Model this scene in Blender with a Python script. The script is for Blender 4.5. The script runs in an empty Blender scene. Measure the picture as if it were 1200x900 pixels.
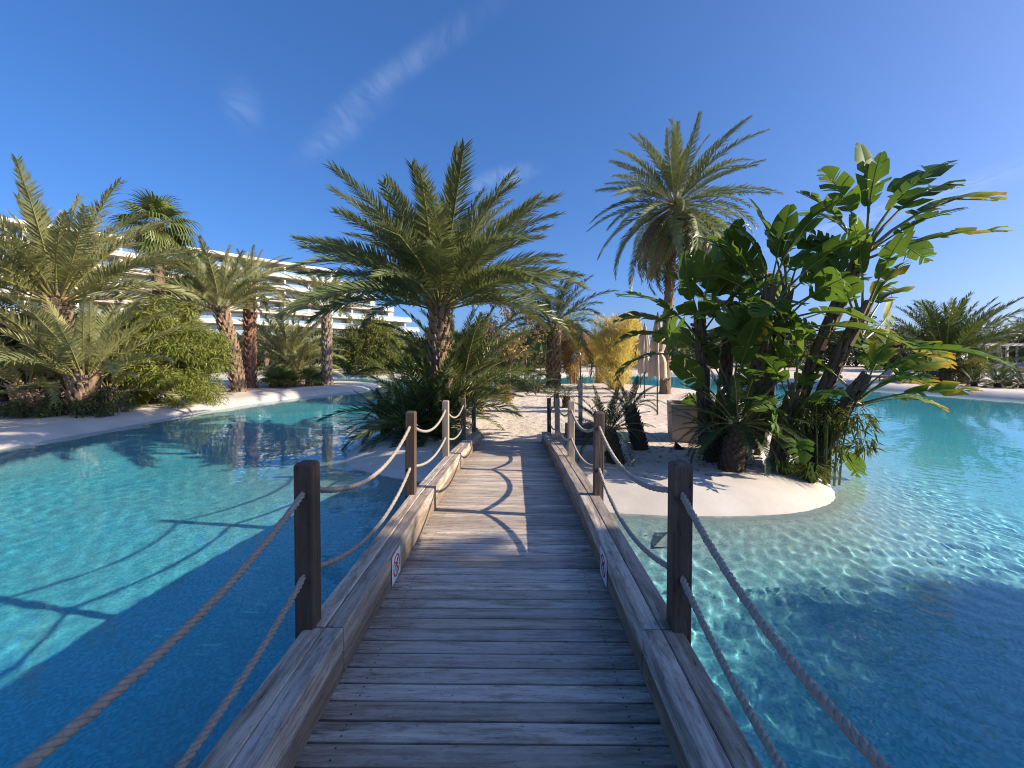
import bpy, math, random
import numpy as np
from mathutils import Vector, Matrix
R = math.radians
PI = math.pi
scene = bpy.context.scene
COL = scene.collection

# ------------------------------------------------------------------ camera
cam_d = bpy.data.cameras.new('camera')
cam = bpy.data.objects.new('camera', cam_d)
COL.objects.link(cam)
cam.location = (0.115, 0.0, 1.57)
cam.rotation_euler = (R(89.0), 0, R(0.585))
cam_d.sensor_width = 36.0
cam_d.lens = 14.7
cam_d.shift_y = -0.0245
cam_d.clip_start = 0.05
cam_d.clip_end = 6000
scene.camera = cam

# ------------------------------------------------------------------ sun, sky, exposure
SUN_EL = 24.0
SUN_OFF = 9.0            # degrees behind the bridge's cross direction (+X turned toward -Y)
sdir = Vector((math.cos(R(SUN_EL)) * math.cos(R(-SUN_OFF)), math.cos(R(SUN_EL)) * math.sin(R(-SUN_OFF)), math.sin(R(SUN_EL))))
sun_d = bpy.data.lights.new('sun', 'SUN')
sun_d.energy = 3.8
sun_d.angle = R(0.53)
sun_d.cycles.is_caustics_light = True
sun_d.color = (1.0, 0.86, 0.68)
sun = bpy.data.objects.new('sun', sun_d)
COL.objects.link(sun)
sun.rotation_euler = sdir.to_track_quat('Z', 'Y').to_euler()

world = bpy.data.worlds.new('World')
scene.world = world
world.use_nodes = True
nt = world.node_tree
for n in list(nt.nodes):
    nt.nodes.remove(n)
wo = nt.nodes.new('ShaderNodeOutputWorld')
bg = nt.nodes.new('ShaderNodeBackground')
sky = nt.nodes.new('ShaderNodeTexSky')
sky.sky_type = 'NISHITA'
sky.sun_disc = False
sky.sun_elevation = R(SUN_EL)
sky.sun_rotation = R(90 + SUN_OFF)
sky.altitude = 0
sky.air_density = 0.7
sky.dust_density = 2.0
sky.ozone_density = 6.0
bg.inputs['Strength'].default_value = 0.08
# thin cirrus streaks, laid on the sky by direction
tc = nt.nodes.new('ShaderNodeTexCoord')
def wn(t, **k):
    n = nt.nodes.new(t)
    for a, b in k.items():
        setattr(n, a, b)
    return n
# project the direction onto a high flat layer
sx = wn('ShaderNodeSeparateXYZ'); nt.links.new(tc.outputs['Generated'], sx.inputs[0])
zc = wn('ShaderNodeMath', operation='MAXIMUM'); nt.links.new(sx.outputs['Z'], zc.inputs[0]); zc.inputs[1].default_value = 0.06
dx = wn('ShaderNodeMath', operation='DIVIDE'); nt.links.new(sx.outputs['X'], dx.inputs[0]); nt.links.new(zc.outputs[0], dx.inputs[1])
dy = wn('ShaderNodeMath', operation='DIVIDE'); nt.links.new(sx.outputs['Y'], dy.inputs[0]); nt.links.new(zc.outputs[0], dy.inputs[1])
cx = wn('ShaderNodeCombineXYZ'); nt.links.new(dx.outputs[0], cx.inputs[0]); nt.links.new(dy.outputs[0], cx.inputs[1])
mpw = wn('ShaderNodeMapping'); nt.links.new(cx.outputs[0], mpw.inputs['Vector'])
mpw.inputs['Rotation'].default_value = (0, 0, R(-44))
mpw.inputs['Scale'].default_value = (4.2, 1.3, 1)
nz = wn('ShaderNodeTexNoise'); nt.links.new(mpw.outputs[0], nz.inputs['Vector'])
nz.inputs['Scale'].default_value = 2.4; nz.inputs['Detail'].default_value = 9; nz.inputs['Roughness'].default_value = 0.58; nz.inputs['Distortion'].default_value = 1.2
r1 = wn('ShaderNodeMapRange'); nt.links.new(nz.outputs['Fac'], r1.inputs[0]); r1.inputs[1].default_value = 0.28; r1.inputs[2].default_value = 0.85; r1.inputs[3].default_value = 0; r1.inputs[4].default_value = 1.0
# wisps drift in a few places of the layer
prev = None
for (px_, py_, ang, la, lb_, amp_) in ((-.42, 1.50, 52, .36, .045, .19), (-.80, 1.90, 46, .36, .07, .15), (-1.12, 1.72, 30, .18, .06, .15), (-.10, 2.45, 45, .22, .10, .30), (2.6, 3.2, 10, .9, .2, .35), (-3.6, -1.2, 60, .9, .3, .5), (1.5, -2.2, 40, .9, .3, .5)):
    mp_ = wn('ShaderNodeMapping', vector_type='TEXTURE'); nt.links.new(cx.outputs[0], mp_.inputs['Vector'])
    mp_.inputs['Location'].default_value = (px_, py_, 0); mp_.inputs['Rotation'].default_value = (0, 0, R(90 + ang)); mp_.inputs['Scale'].default_value = (la, lb_, 1)
    ln_ = wn('ShaderNodeVectorMath', operation='LENGTH'); nt.links.new(mp_.outputs[0], ln_.inputs[0])
    rg = wn('ShaderNodeMapRange', interpolation_type='SMOOTHERSTEP'); nt.links.new(ln_.outputs['Value'], rg.inputs[0]); rg.inputs[1].default_value = 0.0; rg.inputs[2].default_value = 1.9; rg.inputs[3].default_value = amp_; rg.inputs[4].default_value = 0.0
    if prev is None: prev = rg.outputs[0]
    else:
        ad = wn('ShaderNodeMath', operation='ADD'); nt.links.new(prev, ad.inputs[0]); nt.links.new(rg.outputs[0], ad.inputs[1]); prev = ad.outputs[0]
cm = wn('ShaderNodeMath', operation='MULTIPLY'); nt.links.new(r1.outputs[0], cm.inputs[0]); nt.links.new(prev, cm.inputs[1])
hs = wn('ShaderNodeHueSaturation'); hs.inputs['Saturation'].default_value = 1.24; hs.inputs['Value'].default_value = 1.27
gm = wn('ShaderNodeGamma'); gm.inputs[1].default_value = 0.72; nt.links.new(sky.outputs[0], gm.inputs[0])
nt.links.new(gm.outputs[0], hs.inputs['Color'])
mxw = wn('ShaderNodeMix', data_type='RGBA'); nt.links.new(cm.outputs[0], mxw.inputs['Factor'])
tint = wn('ShaderNodeMix', data_type='RGBA', blend_type='MULTIPLY'); tint.inputs['Factor'].default_value = 1.0; tint.inputs['B'].default_value = (.97, 1.04, 1.28, 1)
nt.links.new(hs.outputs[0], tint.inputs['A']); nt.links.new(tint.outputs['Result'], mxw.inputs['A']); mxw.inputs['B'].default_value = (4.2, 4.9, 6.0, 1)
nt.links.new(mxw.outputs['Result'], bg.inputs['Color'])
nt.links.new(bg.outputs[0], wo.inputs['Surface'])

scene.view_settings.view_transform = 'Standard'
scene.view_settings.look = 'None'
scene.view_settings.exposure = 1.32
scene.view_settings.gamma = 1.0
scene.view_settings.use_curve_mapping = False
scene.render.engine = 'CYCLES'
cy = scene.cycles
cy.max_bounces = 8
cy.diffuse_bounces = 3
cy.glossy_bounces = 3
cy.transmission_bounces = 6
cy.transparent_max_bounces = 12
cy.sample_clamp_indirect = 6
cy.caustics_reflective = False
cy.caustics_refractive = True
cy.use_denoising = True
cy.blur_glossy = 0.5
cy.filter_width = 1.05

# ------------------------------------------------------------------ helpers: tags, meshes
rnd = random.Random(7)

def tag(o, label=None, cat=None, group=None, kind=None):
    if label: o['label'] = label
    if cat: o['category'] = cat
    if group: o['group'] = group
    if kind: o['kind'] = kind
    return o

def empty(name, loc=(0, 0, 0), rz=0.0):
    o = bpy.data.objects.new(name, None)
    o.empty_display_size = 0.2
    COL.objects.link(o)
    o.location = loc
    o.rotation_euler = (0, 0, rz)
    return o

class MB:
    def __init__(s):
        s.v = []; s.f = []; s.m = []
    def add(s, vs, fs, m=0):
        b = len(s.v)
        s.v.extend(tuple(p) for p in vs)
        s.f.extend(tuple(i + b for i in f) for f in fs)
        s.m.extend([m] * len(fs))
    def box(s, c, d, m=0, rz=0.0, rx=0.0, ry=0.0):
        hx, hy, hz = d[0] / 2, d[1] / 2, d[2] / 2
        M = Matrix.Rotation(rz, 3, 'Z') @ Matrix.Rotation(ry, 3, 'Y') @ Matrix.Rotation(rx, 3, 'X')
        c = Vector(c)
        vs = [c + M @ Vector((x * hx, y * hy, z * hz)) for z in (-1, 1) for y in (-1, 1) for x in (-1, 1)]
        s.add(vs, [(0, 2, 3, 1), (4, 5, 7, 6), (0, 1, 5, 4), (2, 6, 7, 3), (0, 4, 6, 2), (1, 3, 7, 5)], m)
    def bbox(s, c, d, bev=0.006, m=0, rx=0.0):
        """box with chamfered long edges (length along the longest side)"""
        ax = max(range(3), key=lambda i: d[i])
        o = [i for i in range(3) if i != ax]
        a, b, L = d[o[0]] / 2, d[o[1]] / 2, d[ax] / 2
        q = bev
        prof = [(-a + q, -b), (a - q, -b), (a, -b + q), (a, b - q), (a - q, b), (-a + q, b), (-a, b - q), (-a, -b + q)]
        M = Matrix.Rotation(rx, 3, 'X')
        vs = []
        for e, k in ((-L, 1), (-L + q, 0), (L - q, 0), (L, 1)):
            for (p, r) in prof:
                if k:
                    p *= (a - q * .6) / a; r *= (b - q * .6) / b
                w = [0, 0, 0]; w[ax] = e; w[o[0]] = p; w[o[1]] = r
                vs.append(Vector(c) + M @ Vector(w))
        fs = [tuple(range(8))[::-1], tuple(range(24, 32))]
        for r in range(3):
            for i in range(8):
                fs.append((r * 8 + i, r * 8 + (i + 1) % 8, (r + 1) * 8 + (i + 1) % 8, (r + 1) * 8 + i))
        s.add(vs, fs, m)
    def tube(s, pts, rad, n=8, m=0, cap=True):
        pts = [Vector(p) for p in pts]
        if not hasattr(rad, '__len__'): rad = [rad] * len(pts)
        vs = []; ref = None
        for i, p in enumerate(pts):
            t = (pts[min(i + 1, len(pts) - 1)] - pts[max(i - 1, 0)])
            t = t.normalized() if t.length > 1e-9 else Vector((0, 0, 1))
            if ref is None:
                ref = Vector((1, 0, 0)) if abs(t.x) < .8 else Vector((0, 1, 0))
            a = (ref - t * ref.dot(t)).normalized(); b = t.cross(a); ref = a
            for k in range(n):
                w = 2 * PI * k / n
                vs.append(p + (a * math.cos(w) + b * math.sin(w)) * rad[i])
        fs = []
        for i in range(len(pts) - 1):
            for k in range(n):
                fs.append((i * n + k, i * n + (k + 1) % n, (i + 1) * n + (k + 1) % n, (i + 1) * n + k))
        if cap:
            fs.append(tuple(range(n))[::-1]); fs.append(tuple(range((len(pts) - 1) * n, len(pts) * n)))
        s.add(vs, fs, m)
    def mesh(s, name, mats, smooth=False):
        me = bpy.data.meshes.new(name)
        me.from_pydata(s.v, [], s.f)
        for mt in (mats if isinstance(mats, (list, tuple)) else [mats]):
            me.materials.append(mt)
        if any(s.m):
            me.polygons.foreach_set('material_index', s.m)
        if smooth:
            me.polygons.foreach_set('use_smooth', [True] * len(me.polygons))
        me.update()
        return me
    def build(s, name, mats, parent=None, smooth=False, loc=None):
        return put(name, s.mesh(name, mats, smooth), parent, loc)

def put(name, me, parent=None, loc=None, rot=None, scale=None):
    o = bpy.data.objects.new(name, me)
    COL.objects.link(o)
    if parent: o.parent = parent
    if loc is not None: o.location = loc
    if rot is not None: o.rotation_euler = rot
    if scale is not None: o.scale = scale if hasattr(scale, '__len__') else (scale,) * 3
    return o

def copy_tree(o, parent=None):
    c = o.copy()
    COL.objects.link(c)
    c.parent = parent
    for ch in list(o.children):
        copy_tree(ch, c)
    return c

# ------------------------------------------------------------------ helpers: materials
class NT:
    def __init__(s, name):
        s.mat = bpy.data.materials.new(name)
        s.mat.use_nodes = True
        s.t = s.mat.node_tree
        s.b = s.t.nodes['Principled BSDF']
        s.out = s.t.nodes['Material Output']
    def n(s, typ, ins=None, **k):
        nd = s.t.nodes.new(typ)
        for a, b in k.items():
            setattr(nd, a, b)
        for a, b in (ins or {}).items():
            s.set(nd, a, b)
        return nd
    def set(s, nd, a, b):
        if isinstance(b, bpy.types.NodeSocket):
            s.t.links.new(b, nd.inputs[a])
        else:
            if isinstance(b, tuple) and len(b) == 3 and nd.inputs[a].type == 'RGBA': b = (*b, 1)
            nd.inputs[a].default_value = b
    def ramp(s, fac, stops, interp='LINEAR'):
        nd = s.t.nodes.new('ShaderNodeValToRGB')
        cr = nd.color_ramp
        cr.interpolation = interp
        while len(cr.elements) < len(stops): cr.elements.new(.5)
        for e, (p, c) in zip(cr.elements, stops):
            e.position = p
            e.color = (*c, 1) if hasattr(c, '__len__') else (c, c, c, 1)
        s.t.links.new(fac, nd.inputs[0])
        return nd.outputs[0]
    def noise(s, vec, scale, detail=4, rough=.55, dist=0.0):
        nd = s.n('ShaderNodeTexNoise', {'Scale': scale, 'Detail': detail, 'Roughness': rough, 'Distortion': dist})
        if vec is not None: s.t.links.new(vec, nd.inputs['Vector'])
        return nd.outputs['Fac']
    def mix(s, a, b, fac, mode='MIX'):
        nd = s.n('ShaderNodeMix', data_type='RGBA', blend_type=mode)
        s.set(nd, 'Factor', fac)
        for k, v in (('A', a), ('B', b)):
            s.set(nd, k, (*v, 1) if isinstance(v, tuple) and len(v) == 3 else v)
        return nd.outputs['Result']
    def math(s, op, a, b=0.0):
        nd = s.n('ShaderNodeMath', operation=op)
        s.set(nd, 0, a); s.set(nd, 1, b)
        return nd.outputs[0]
    def mapping(s, vec, scale=(1, 1, 1), loc=(0, 0, 0)):
        nd = s.n('ShaderNodeMapping', {'Scale': scale})
        s.t.links.new(vec, nd.inputs['Vector'])
        s.set(nd, 'Location', loc)
        return nd.outputs[0]
    def coord(s, k='Object'):
        return s.n('ShaderNodeTexCoord').outputs[k]
    def objrand(s):
        return s.n('ShaderNodeObjectInfo').outputs['Random']
    def bump(s, h, strength=.3, dist=.01):
        nd = s.n('ShaderNodeBump', {'Height': h, 'Strength': strength, 'Distance': dist})
        return nd.outputs[0]

def plain(name, col, rough=.6, metal=0.0, var=.15, scale=3.0, bump=0.0, bscale=60):
    m = NT(name)
    v = m.noise(m.coord(), scale, 4)
    c = m.mix(tuple(x * (1 - var) for x in col), tuple(min(1, x * (1 + var)) for x in col), v)
    m.set(m.b, 'Base Color', c)
    m.set(m.b, 'Roughness', rough); m.set(m.b, 'Metallic', metal)
    if bump:
        m.set(m.b, 'Normal', m.bump(m.noise(m.coord(), bscale, 3), bump, .01))
    return m.mat

def leafmat(name, c1, c2, trans=.3, rough=.42, spec=.45, scale=1.5, tipcol=None):
    m = NT(name)
    v = m.noise(m.coord('Object'), scale, 3)
    r = m.objrand()
    f = m.math('ADD', m.math('MULTIPLY', v, .7), m.math('MULTIPLY', r, .45))
    f = m.math('SUBTRACT', f, .1)
    col = m.mix(c1, c2, f)
    m.set(m.b, 'Base Color', col)
    m.set(m.b, 'Roughness', rough)
    m.set(m.b, 'Specular IOR Level', spec)
    tr = m.n('ShaderNodeBsdfTranslucent')
    lc = m.mix(col, (1.0, .95, .25), .35, 'OVERLAY')
    m.set(tr, 'Color', lc)
    mx = m.n('ShaderNodeMixShader', {0: trans})
    m.t.links.new(m.b.outputs[0], mx.inputs[1]); m.t.links.new(tr.outputs[0], mx.inputs[2])
    m.t.links.new(mx.outputs[0], m.out.inputs['Surface'])
    return m.mat

def woodmat(name, greys, browns, ax='X', amount=.5, rough=.72, endwear=None, fine=1.0):
    """weathered timber; grain runs along local axis ax"""
    m = NT(name)
    oc = m.coord('Object')
    off = m.n('ShaderNodeCombineXYZ', {0: m.math('MULTIPLY', m.objrand(), 37.0), 1: m.math('MULTIPLY', m.objrand(), 91.0), 2: m.math('MULTIPLY', m.objrand(), 53.0)}).outputs[0]
    st = {'X': (1.3, 38, 38), 'Y': (38, 1.3, 38), 'Z': (38, 38, 1.3)}[ax]
    st2 = {'X': (3.5, 120, 120), 'Y': (120, 3.5, 120), 'Z': (120, 120, 3.5)}[ax]
    st3 = {'X': (2.6, 16, 16), 'Y': (16, 2.6, 16), 'Z': (16, 16, 2.6)}[ax]
    st4 = {'X': (9, 60, 60), 'Y': (60, 9, 60), 'Z': (60, 60, 9)}[ax]
    g = m.noise(m.mapping(oc, st, off), 1.0, 6, .68, .25)
    g2 = m.noise(m.mapping(oc, st2, off), 1.0, 3, .6)
    p = m.noise(m.mapping(oc, st3, off), 1.0, 6, .72, .3)
    fl = m.noise(m.mapping(oc, st4, off), 1.0, 6, .75, .4)
    base = m.ramp(g, [(.25, greys[0]), (.5, greys[1]), (.75, greys[2])])
    tone = m.math('ADD', m.math('MULTIPLY', m.objrand(), .52), .72)
    warm = m.math('FRACT', m.math('MULTIPLY', m.objrand(), 17.3))
    tc_ = m.n('ShaderNodeCombineXYZ', {0: tone, 1: m.math('MULTIPLY', tone, m.math('SUBTRACT', 1.03, m.math('MULTIPLY', warm, .07))), 2: m.math('MULTIPLY', tone, m.math('SUBTRACT', 1.06, m.math('MULTIPLY', warm, .17)))}).outputs[0]
    base = m.mix(base, tc_, 1.0, 'MULTIPLY')
    br = m.ramp(g, [(.3, browns[0]), (.7, browns[1])])
    pm = m.ramp(p, [(.5 - .28 * (amount - .2), 0.0), (.66 - .22 * (amount - .2), 1.0)])
    c = m.mix(base, br, m.math('MULTIPLY', pm, .75))
    fm = m.ramp(fl, [(.58, 0.0), (.64, 1.0)])
    c = m.mix(c, tuple(x * .55 for x in browns[0]), m.math('MULTIPLY', m.math('MULTIPLY', fm, m.math('ADD', m.math('MULTIPLY', pm, .6), .4)), .8))
    sp_ = m.noise(m.mapping(oc, {'X': (30, 150, 150), 'Y': (150, 30, 150), 'Z': (150, 150, 30)}[ax], off), 1.0, 2, .5)
    c = m.mix(c, tuple(x * .5 for x in browns[0]), m.math('MULTIPLY', m.ramp(sp_, [(.66, 0.0), (.72, 1.0)]), .6))
    c = m.mix(c, (.0, .0, .0), m.math('MULTIPLY', m.ramp(g2, [(.6, 0.0), (.75, 1.0)]), .28))
    if endwear:
        s = m.n('ShaderNodeSeparateXYZ'); m.t.links.new(oc, s.inputs[0])
        ab = m.math('ABSOLUTE', s.outputs['X'])
        e = m.n('ShaderNodeMapRange', {0: ab, 1: endwear - .32, 2: endwear, 3: 0.0, 4: 1.0}).outputs[0]
        e = m.math('MULTIPLY', e, m.ramp(fl, [(.38, 0.0), (.62, 1.0)]))
        c = m.mix(c, tuple(x * .8 for x in browns[0]), m.math('MULTIPLY', e, .8))
    m.set(m.b, 'Base Color', c)
    m.set(m.b, 'Roughness', rough); m.set(m.b, 'Specular IOR Level', .3)
    h = m.math('ADD', g, m.math('MULTIPLY', g2, .7))
    m.set(m.b, 'Normal', m.bump(h, .55 * fine, .004))
    return m.mat

M = {}
M['plank'] = woodmat('weathered_deck_wood', [(.38, .325, .28), (.55, .475, .41), (.70, .61, .53)], [(.15, .11, .083), (.31, .235, .175)], 'X', .34, endwear=.74)
M['beam'] = woodmat('weathered_curb_wood', [(.33, .28, .235), (.49, .42, .355), (.63, .55, .465)], [(.10, .073, .05), (.24, .175, .12)], 'Y', .45)
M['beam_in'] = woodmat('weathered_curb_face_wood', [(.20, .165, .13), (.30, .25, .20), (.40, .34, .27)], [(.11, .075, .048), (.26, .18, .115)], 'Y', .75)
M['post'] = woodmat('post_wood', [(.075, .055, .043), (.13, .096, .076), (.22, .17, .138)], [(.035, .022, .016), (.10, .062, .043)], 'Z', .75)
M['post_pale'] = woodmat('post_wood_pale', [(.28, .23, .18), (.40, .33, .26), (.50, .42, .34)], [(.17, .12, .085), (.32, .24, .17)], 'Z', .3)  # pale weathered wood with the tan of sunlit posts put into the colour
M['slab_wood'] = woodmat('dark_timber', [(.10, .085, .075), (.17, .145, .125), (.24, .21, .18)], [(.05, .035, .028), (.11, .078, .058)], 'X', .4)
M['lounger_wood'] = woodmat('lounger_teak', [(.16, .105, .07), (.22, .15, .10), (.30, .21, .14)], [(.08, .05, .034), (.16, .10, .065)], 'X', .4)

# ------------------------------------------------------------------ terrain: pool outline and island
WZ = -0.90       # water level
LZ = -0.61       # sand level

def smooth_poly(P, sub=6):
    out = []
    n = len(P)
    for i in range(n):
        p0, p1, p2, p3 = [np.array(P[(i + k) % n], float) for k in (-1, 0, 1, 2)]
        for j in range(sub):
            t = j / sub
            out.append(.5 * ((2 * p1) + (-p0 + p2) * t + (2 * p0 - 5 * p1 + 4 * p2 - p3) * t * t + (-p0 + 3 * p1 - 3 * p2 + p3) * t ** 3))
    return np.array(out)

POOL = smooth_poly([(-12.7, 6), (-12.95, 10.4), (-12.8, 13), (-12.75, 15.5), (-12.2, 19.8), (-10.9, 23.6), (-9.7, 26.3), (-9.25, 28.4), (-10, 30.4),
    (-13, 32.2), (-20, 33.2), (-33, 33), (-36, 35.7), (-33, 38.4), (-20, 38.8), (-14, 38.5), (-5, 39), (2, 40.5), (10, 45), (17, 44.5), (21, 37), (22.6, 31),
    (24.2, 27), (26.2, 21.6), (28, 14), (27.5, 7), (23, 4.2), (17, 3.2), (13, .5), (10, -3.8), (6, -6.2), (0, -7), (-6, -7.2), (-11, -4), (-12.6, 1)])
ISLE = smooth_poly([(-3.95, 10.0), (-3.5, 8.95), (-2.7, 8.35), (-1.7, 7.85), (0, 7.0), (1.5, 6.4), (3, 6.25), (4.4, 6.4), (5.35, 6.9), (5.9, 7.7), (6.6, 9.1),
    (7.7, 11), (9.5, 14.5), (11, 19), (11.2, 24), (9, 28.5), (5, 30), (2, 29.5), (.3, 27), (-1, 23), (-2.4, 18), (-3.6, 14), (-4.1, 11.7)])

def sdf(P, X, Y):
    """signed distance, positive inside"""
    d2 = np.full(X.shape, 1e12); inside = np.zeros(X.shape, bool)
    n = len(P)
    for i in range(n):
        ax, ay = P[i]; bx, by = P[(i + 1) % n]
        ex, ey = bx - ax, by - ay
        t = np.clip(((X - ax) * ex + (Y - ay) * ey) / (ex * ex + ey * ey + 1e-12), 0, 1)
        d2 = np.minimum(d2, (X - ax - t * ex) ** 2 + (Y - ay - t * ey) ** 2)
        c = ((ay > Y) != (by > Y)) & (X < ex * (Y - ay) / (ey + 1e-12) + ax)
        inside ^= c
    return np.sqrt(d2) * np.where(inside, 1, -1)

def land_s(X, Y):
    return np.maximum(-sdf(POOL, X, Y), sdf(ISLE, X, Y))

RIMW = 1.25
def vnoise(X, Y, s, seed):
    rs = np.random.RandomState(seed)
    T = rs.rand(64, 64)
    x = X * s; y = Y * s
    xi = np.floor(x).astype(int); yi = np.floor(y).astype(int)
    fx = x - xi; fy = y - yi
    fx = fx * fx * (3 - 2 * fx); fy = fy * fy * (3 - 2 * fy)
    g = lambda a, b: T[a % 64, b % 64]
    return (g(xi, yi) * (1 - fx) + g(xi + 1, yi) * fx) * (1 - fy) + (g(xi, yi + 1) * (1 - fx) + g(xi + 1, yi + 1) * fx) * fy

def height(X, Y, S):
    u = np.clip(S / RIMW, 0, 1)
    rim = WZ + (LZ - WZ) * (1 - (1 - u) ** 2.2)
    k = np.clip((S - RIMW) / .8, 0, 1)
    sand = k * ((vnoise(X, Y, .35, 1) - .5) * .10 + (vnoise(X, Y, 1.6, 2) - .5) * .05 + (vnoise(X, Y, 3.1, 3) - .5) * .035)
    dn = np.clip(-S, 0, None)
    deep = WZ - 1.5 * (1 - np.exp(-dn / 2.9)) - .03 * np.clip(dn, 0, .3)
    return np.where(S > 0, rim + sand, deep)

GX0, GX1, GY0, GY1, GS = -42.0, 42.0, -16.0, 56.0, 0.3
nx = int(round((GX1 - GX0) / GS)) + 1
ny = int(round((GY1 - GY0) / GS)) + 1
gx = np.linspace(GX0, GX1, nx); gy = np.linspace(GY0, GY1, ny)
GXX, GYY = np.meshgrid(gx, gy)
SS = land_s(GXX, GYY)
ZZ = height(GXX, GYY, SS)

def ground_z(x, y):
    fx = (x - GX0) / GS; fy = (y - GY0) / GS
    if 0 <= fx < nx - 1 and 0 <= fy < ny - 1:
        i, j = int(fx), int(fy); a, b = fx - i, fy - j
        return float((ZZ[j, i] * (1 - a) + ZZ[j, i + 1] * a) * (1 - b) + (ZZ[j + 1, i] * (1 - a) + ZZ[j + 1, i + 1] * a) * b)
    return LZ

def band_mesh(name, lo, hi, mat, extra=None):
    """the part of the terrain where lo <= s <= hi, cut cleanly along both contours"""
    verts = []; faces = []; idx = {}
    def vid(p):
        k = (round(p[0], 4), round(p[1], 4))
        if k not in idx:
            idx[k] = len(verts); verts.append((p[0], p[1], p[2]))
        return idx[k]
    def clip(poly, c, sign):
        out = []
        for i in range(len(poly)):
            a, b = poly[i], poly[(i + 1) % len(poly)]
            da, db = (a[3] - c) * sign, (b[3] - c) * sign
            if da >= 0: out.append(a)
            if (da > 0 > db) or (da < 0 < db):
                t = da / (da - db)
                x, y, s = a[0] + (b[0] - a[0]) * t, a[1] + (b[1] - a[1]) * t, c
                z = float(height(np.array([x]), np.array([y]), np.array([s]))[0])
                out.append((x, y, z, s))
        return out
    s00 = SS[:-1, :-1]; s10 = SS[:-1, 1:]; s11 = SS[1:, 1:]; s01 = SS[1:, :-1]
    mn = np.minimum(np.minimum(s00, s10), np.minimum(s11, s01)); mxv = np.maximum(np.maximum(s00, s10), np.maximum(s11, s01))
    full = (mn >= lo) & (mxv <= hi)
    part = ~full & (mxv > lo) & (mn < hi)
    for j, i in np.argwhere(full | part):
        q = [(gx[a], gy[b], ZZ[b, a], SS[b, a]) for a, b in ((i, j), (i + 1, j), (i + 1, j + 1), (i, j + 1))]
        if not full[j, i]:
            q = clip(q, lo, 1)
            if len(q) > 2: q = clip(q, hi, -1)
            if len(q) < 3: continue
        f = []
        for p in q:
            v = vid(p)
            if v not in f: f.append(v)
        if len(f) > 2: faces.append(tuple(f))
    if extra: extra(verts, faces)
    me = bpy.data.meshes.new(name)
    me.from_pydata([(float(a), float(b), float(c)) for a, b, c in verts], [], faces)
    me.materials.append(mat)
    me.polygons.foreach_set('use_smooth', [True] * len(me.polygons))
    me.update()
    return tag(put(name, me), kind='structure')

# materials of the terrain
m = NT('pale_sand')
oc = m.coord()
a = m.noise(oc, .35, 4); b = m.noise(oc, 6, 5, .65); c = m.noise(oc, 60, 3, .6)
col = m.ramp(a, [(.3, (.60, .51, .42)), (.7, (.73, .645, .545))])
col = m.mix(col, (.36, .285, .215), m.math('MULTIPLY', m.ramp(b, [(.52, 0.0), (.75, 1.0)]), .4))
col = m.mix(col, (.30, .24, .18), m.math('MULTIPLY', m.ramp(c, [(.6, 0.0), (.72, 1.0)]), .35))
m.set(m.b, 'Base Color', col); m.set(m.b, 'Roughness', .95); m.set(m.b, 'Specular IOR Level', .15)
vo = m.n('ShaderNodeTexVoronoi', {'Scale': 3.6, 'Randomness': 1.0}, feature='SMOOTH_F1'); m.t.links.new(oc, vo.inputs['Vector'])
h = m.math('ADD', m.math('MULTIPLY', m.noise(oc, 5.5, 4, .6), 1.0), m.math('MULTIPLY', vo.outputs['Distance'], .9))
h = m.math('ADD', h, m.math('MULTIPLY', m.noise(oc, 28, 3, .6), .25))
m.set(m.b, 'Normal', m.bump(h, .8, .045))
M['sand'] = m.mat

m = NT('white_rim')
oc = m.coord()
a = m.noise(oc, 1.1, 5, .6); b = m.noise(oc, 9, 5, .7)
col = m.ramp(a, [(.3, (.50, .46, .41)), (.65, (.62, .585, .535))])
col = m.mix(col, (.47, .40, .32), m.math('MULTIPLY', m.ramp(b, [(.55, 0.0), (.8, 1.0)]), .35))
sp = m.n('ShaderNodeSeparateXYZ'); m.t.links.new(oc, sp.inputs[0])
wet = m.n('ShaderNodeMapRange', {0: m.math('ADD', sp.outputs['Z'], m.math('MULTIPLY', m.math('SUBTRACT', a, .5), .05)), 1: WZ - .02, 2: WZ + .045, 3: 1.0, 4: 0.0}).outputs[0]
col = m.mix(col, (.42, .41, .36), m.math('MULTIPLY', wet, .25))
m.set(m.b, 'Base Color', col); m.set(m.b, 'Roughness', .7)
m.set(m.b, 'Normal', m.bump(m.noise(oc, 22, 4, .6), .25, .01))
M['rim'] = m.mat

m = NT('pool_mosaic_depth_tint')
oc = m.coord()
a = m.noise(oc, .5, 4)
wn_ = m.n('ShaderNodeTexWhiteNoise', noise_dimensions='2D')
fl = m.n('ShaderNodeVectorMath', operation='FLOOR'); m.t.links.new(m.mapping(oc, (42, 42, 1)), fl.inputs[0]); m.t.links.new(fl.outputs[0], wn_.inputs['Vector'])
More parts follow.
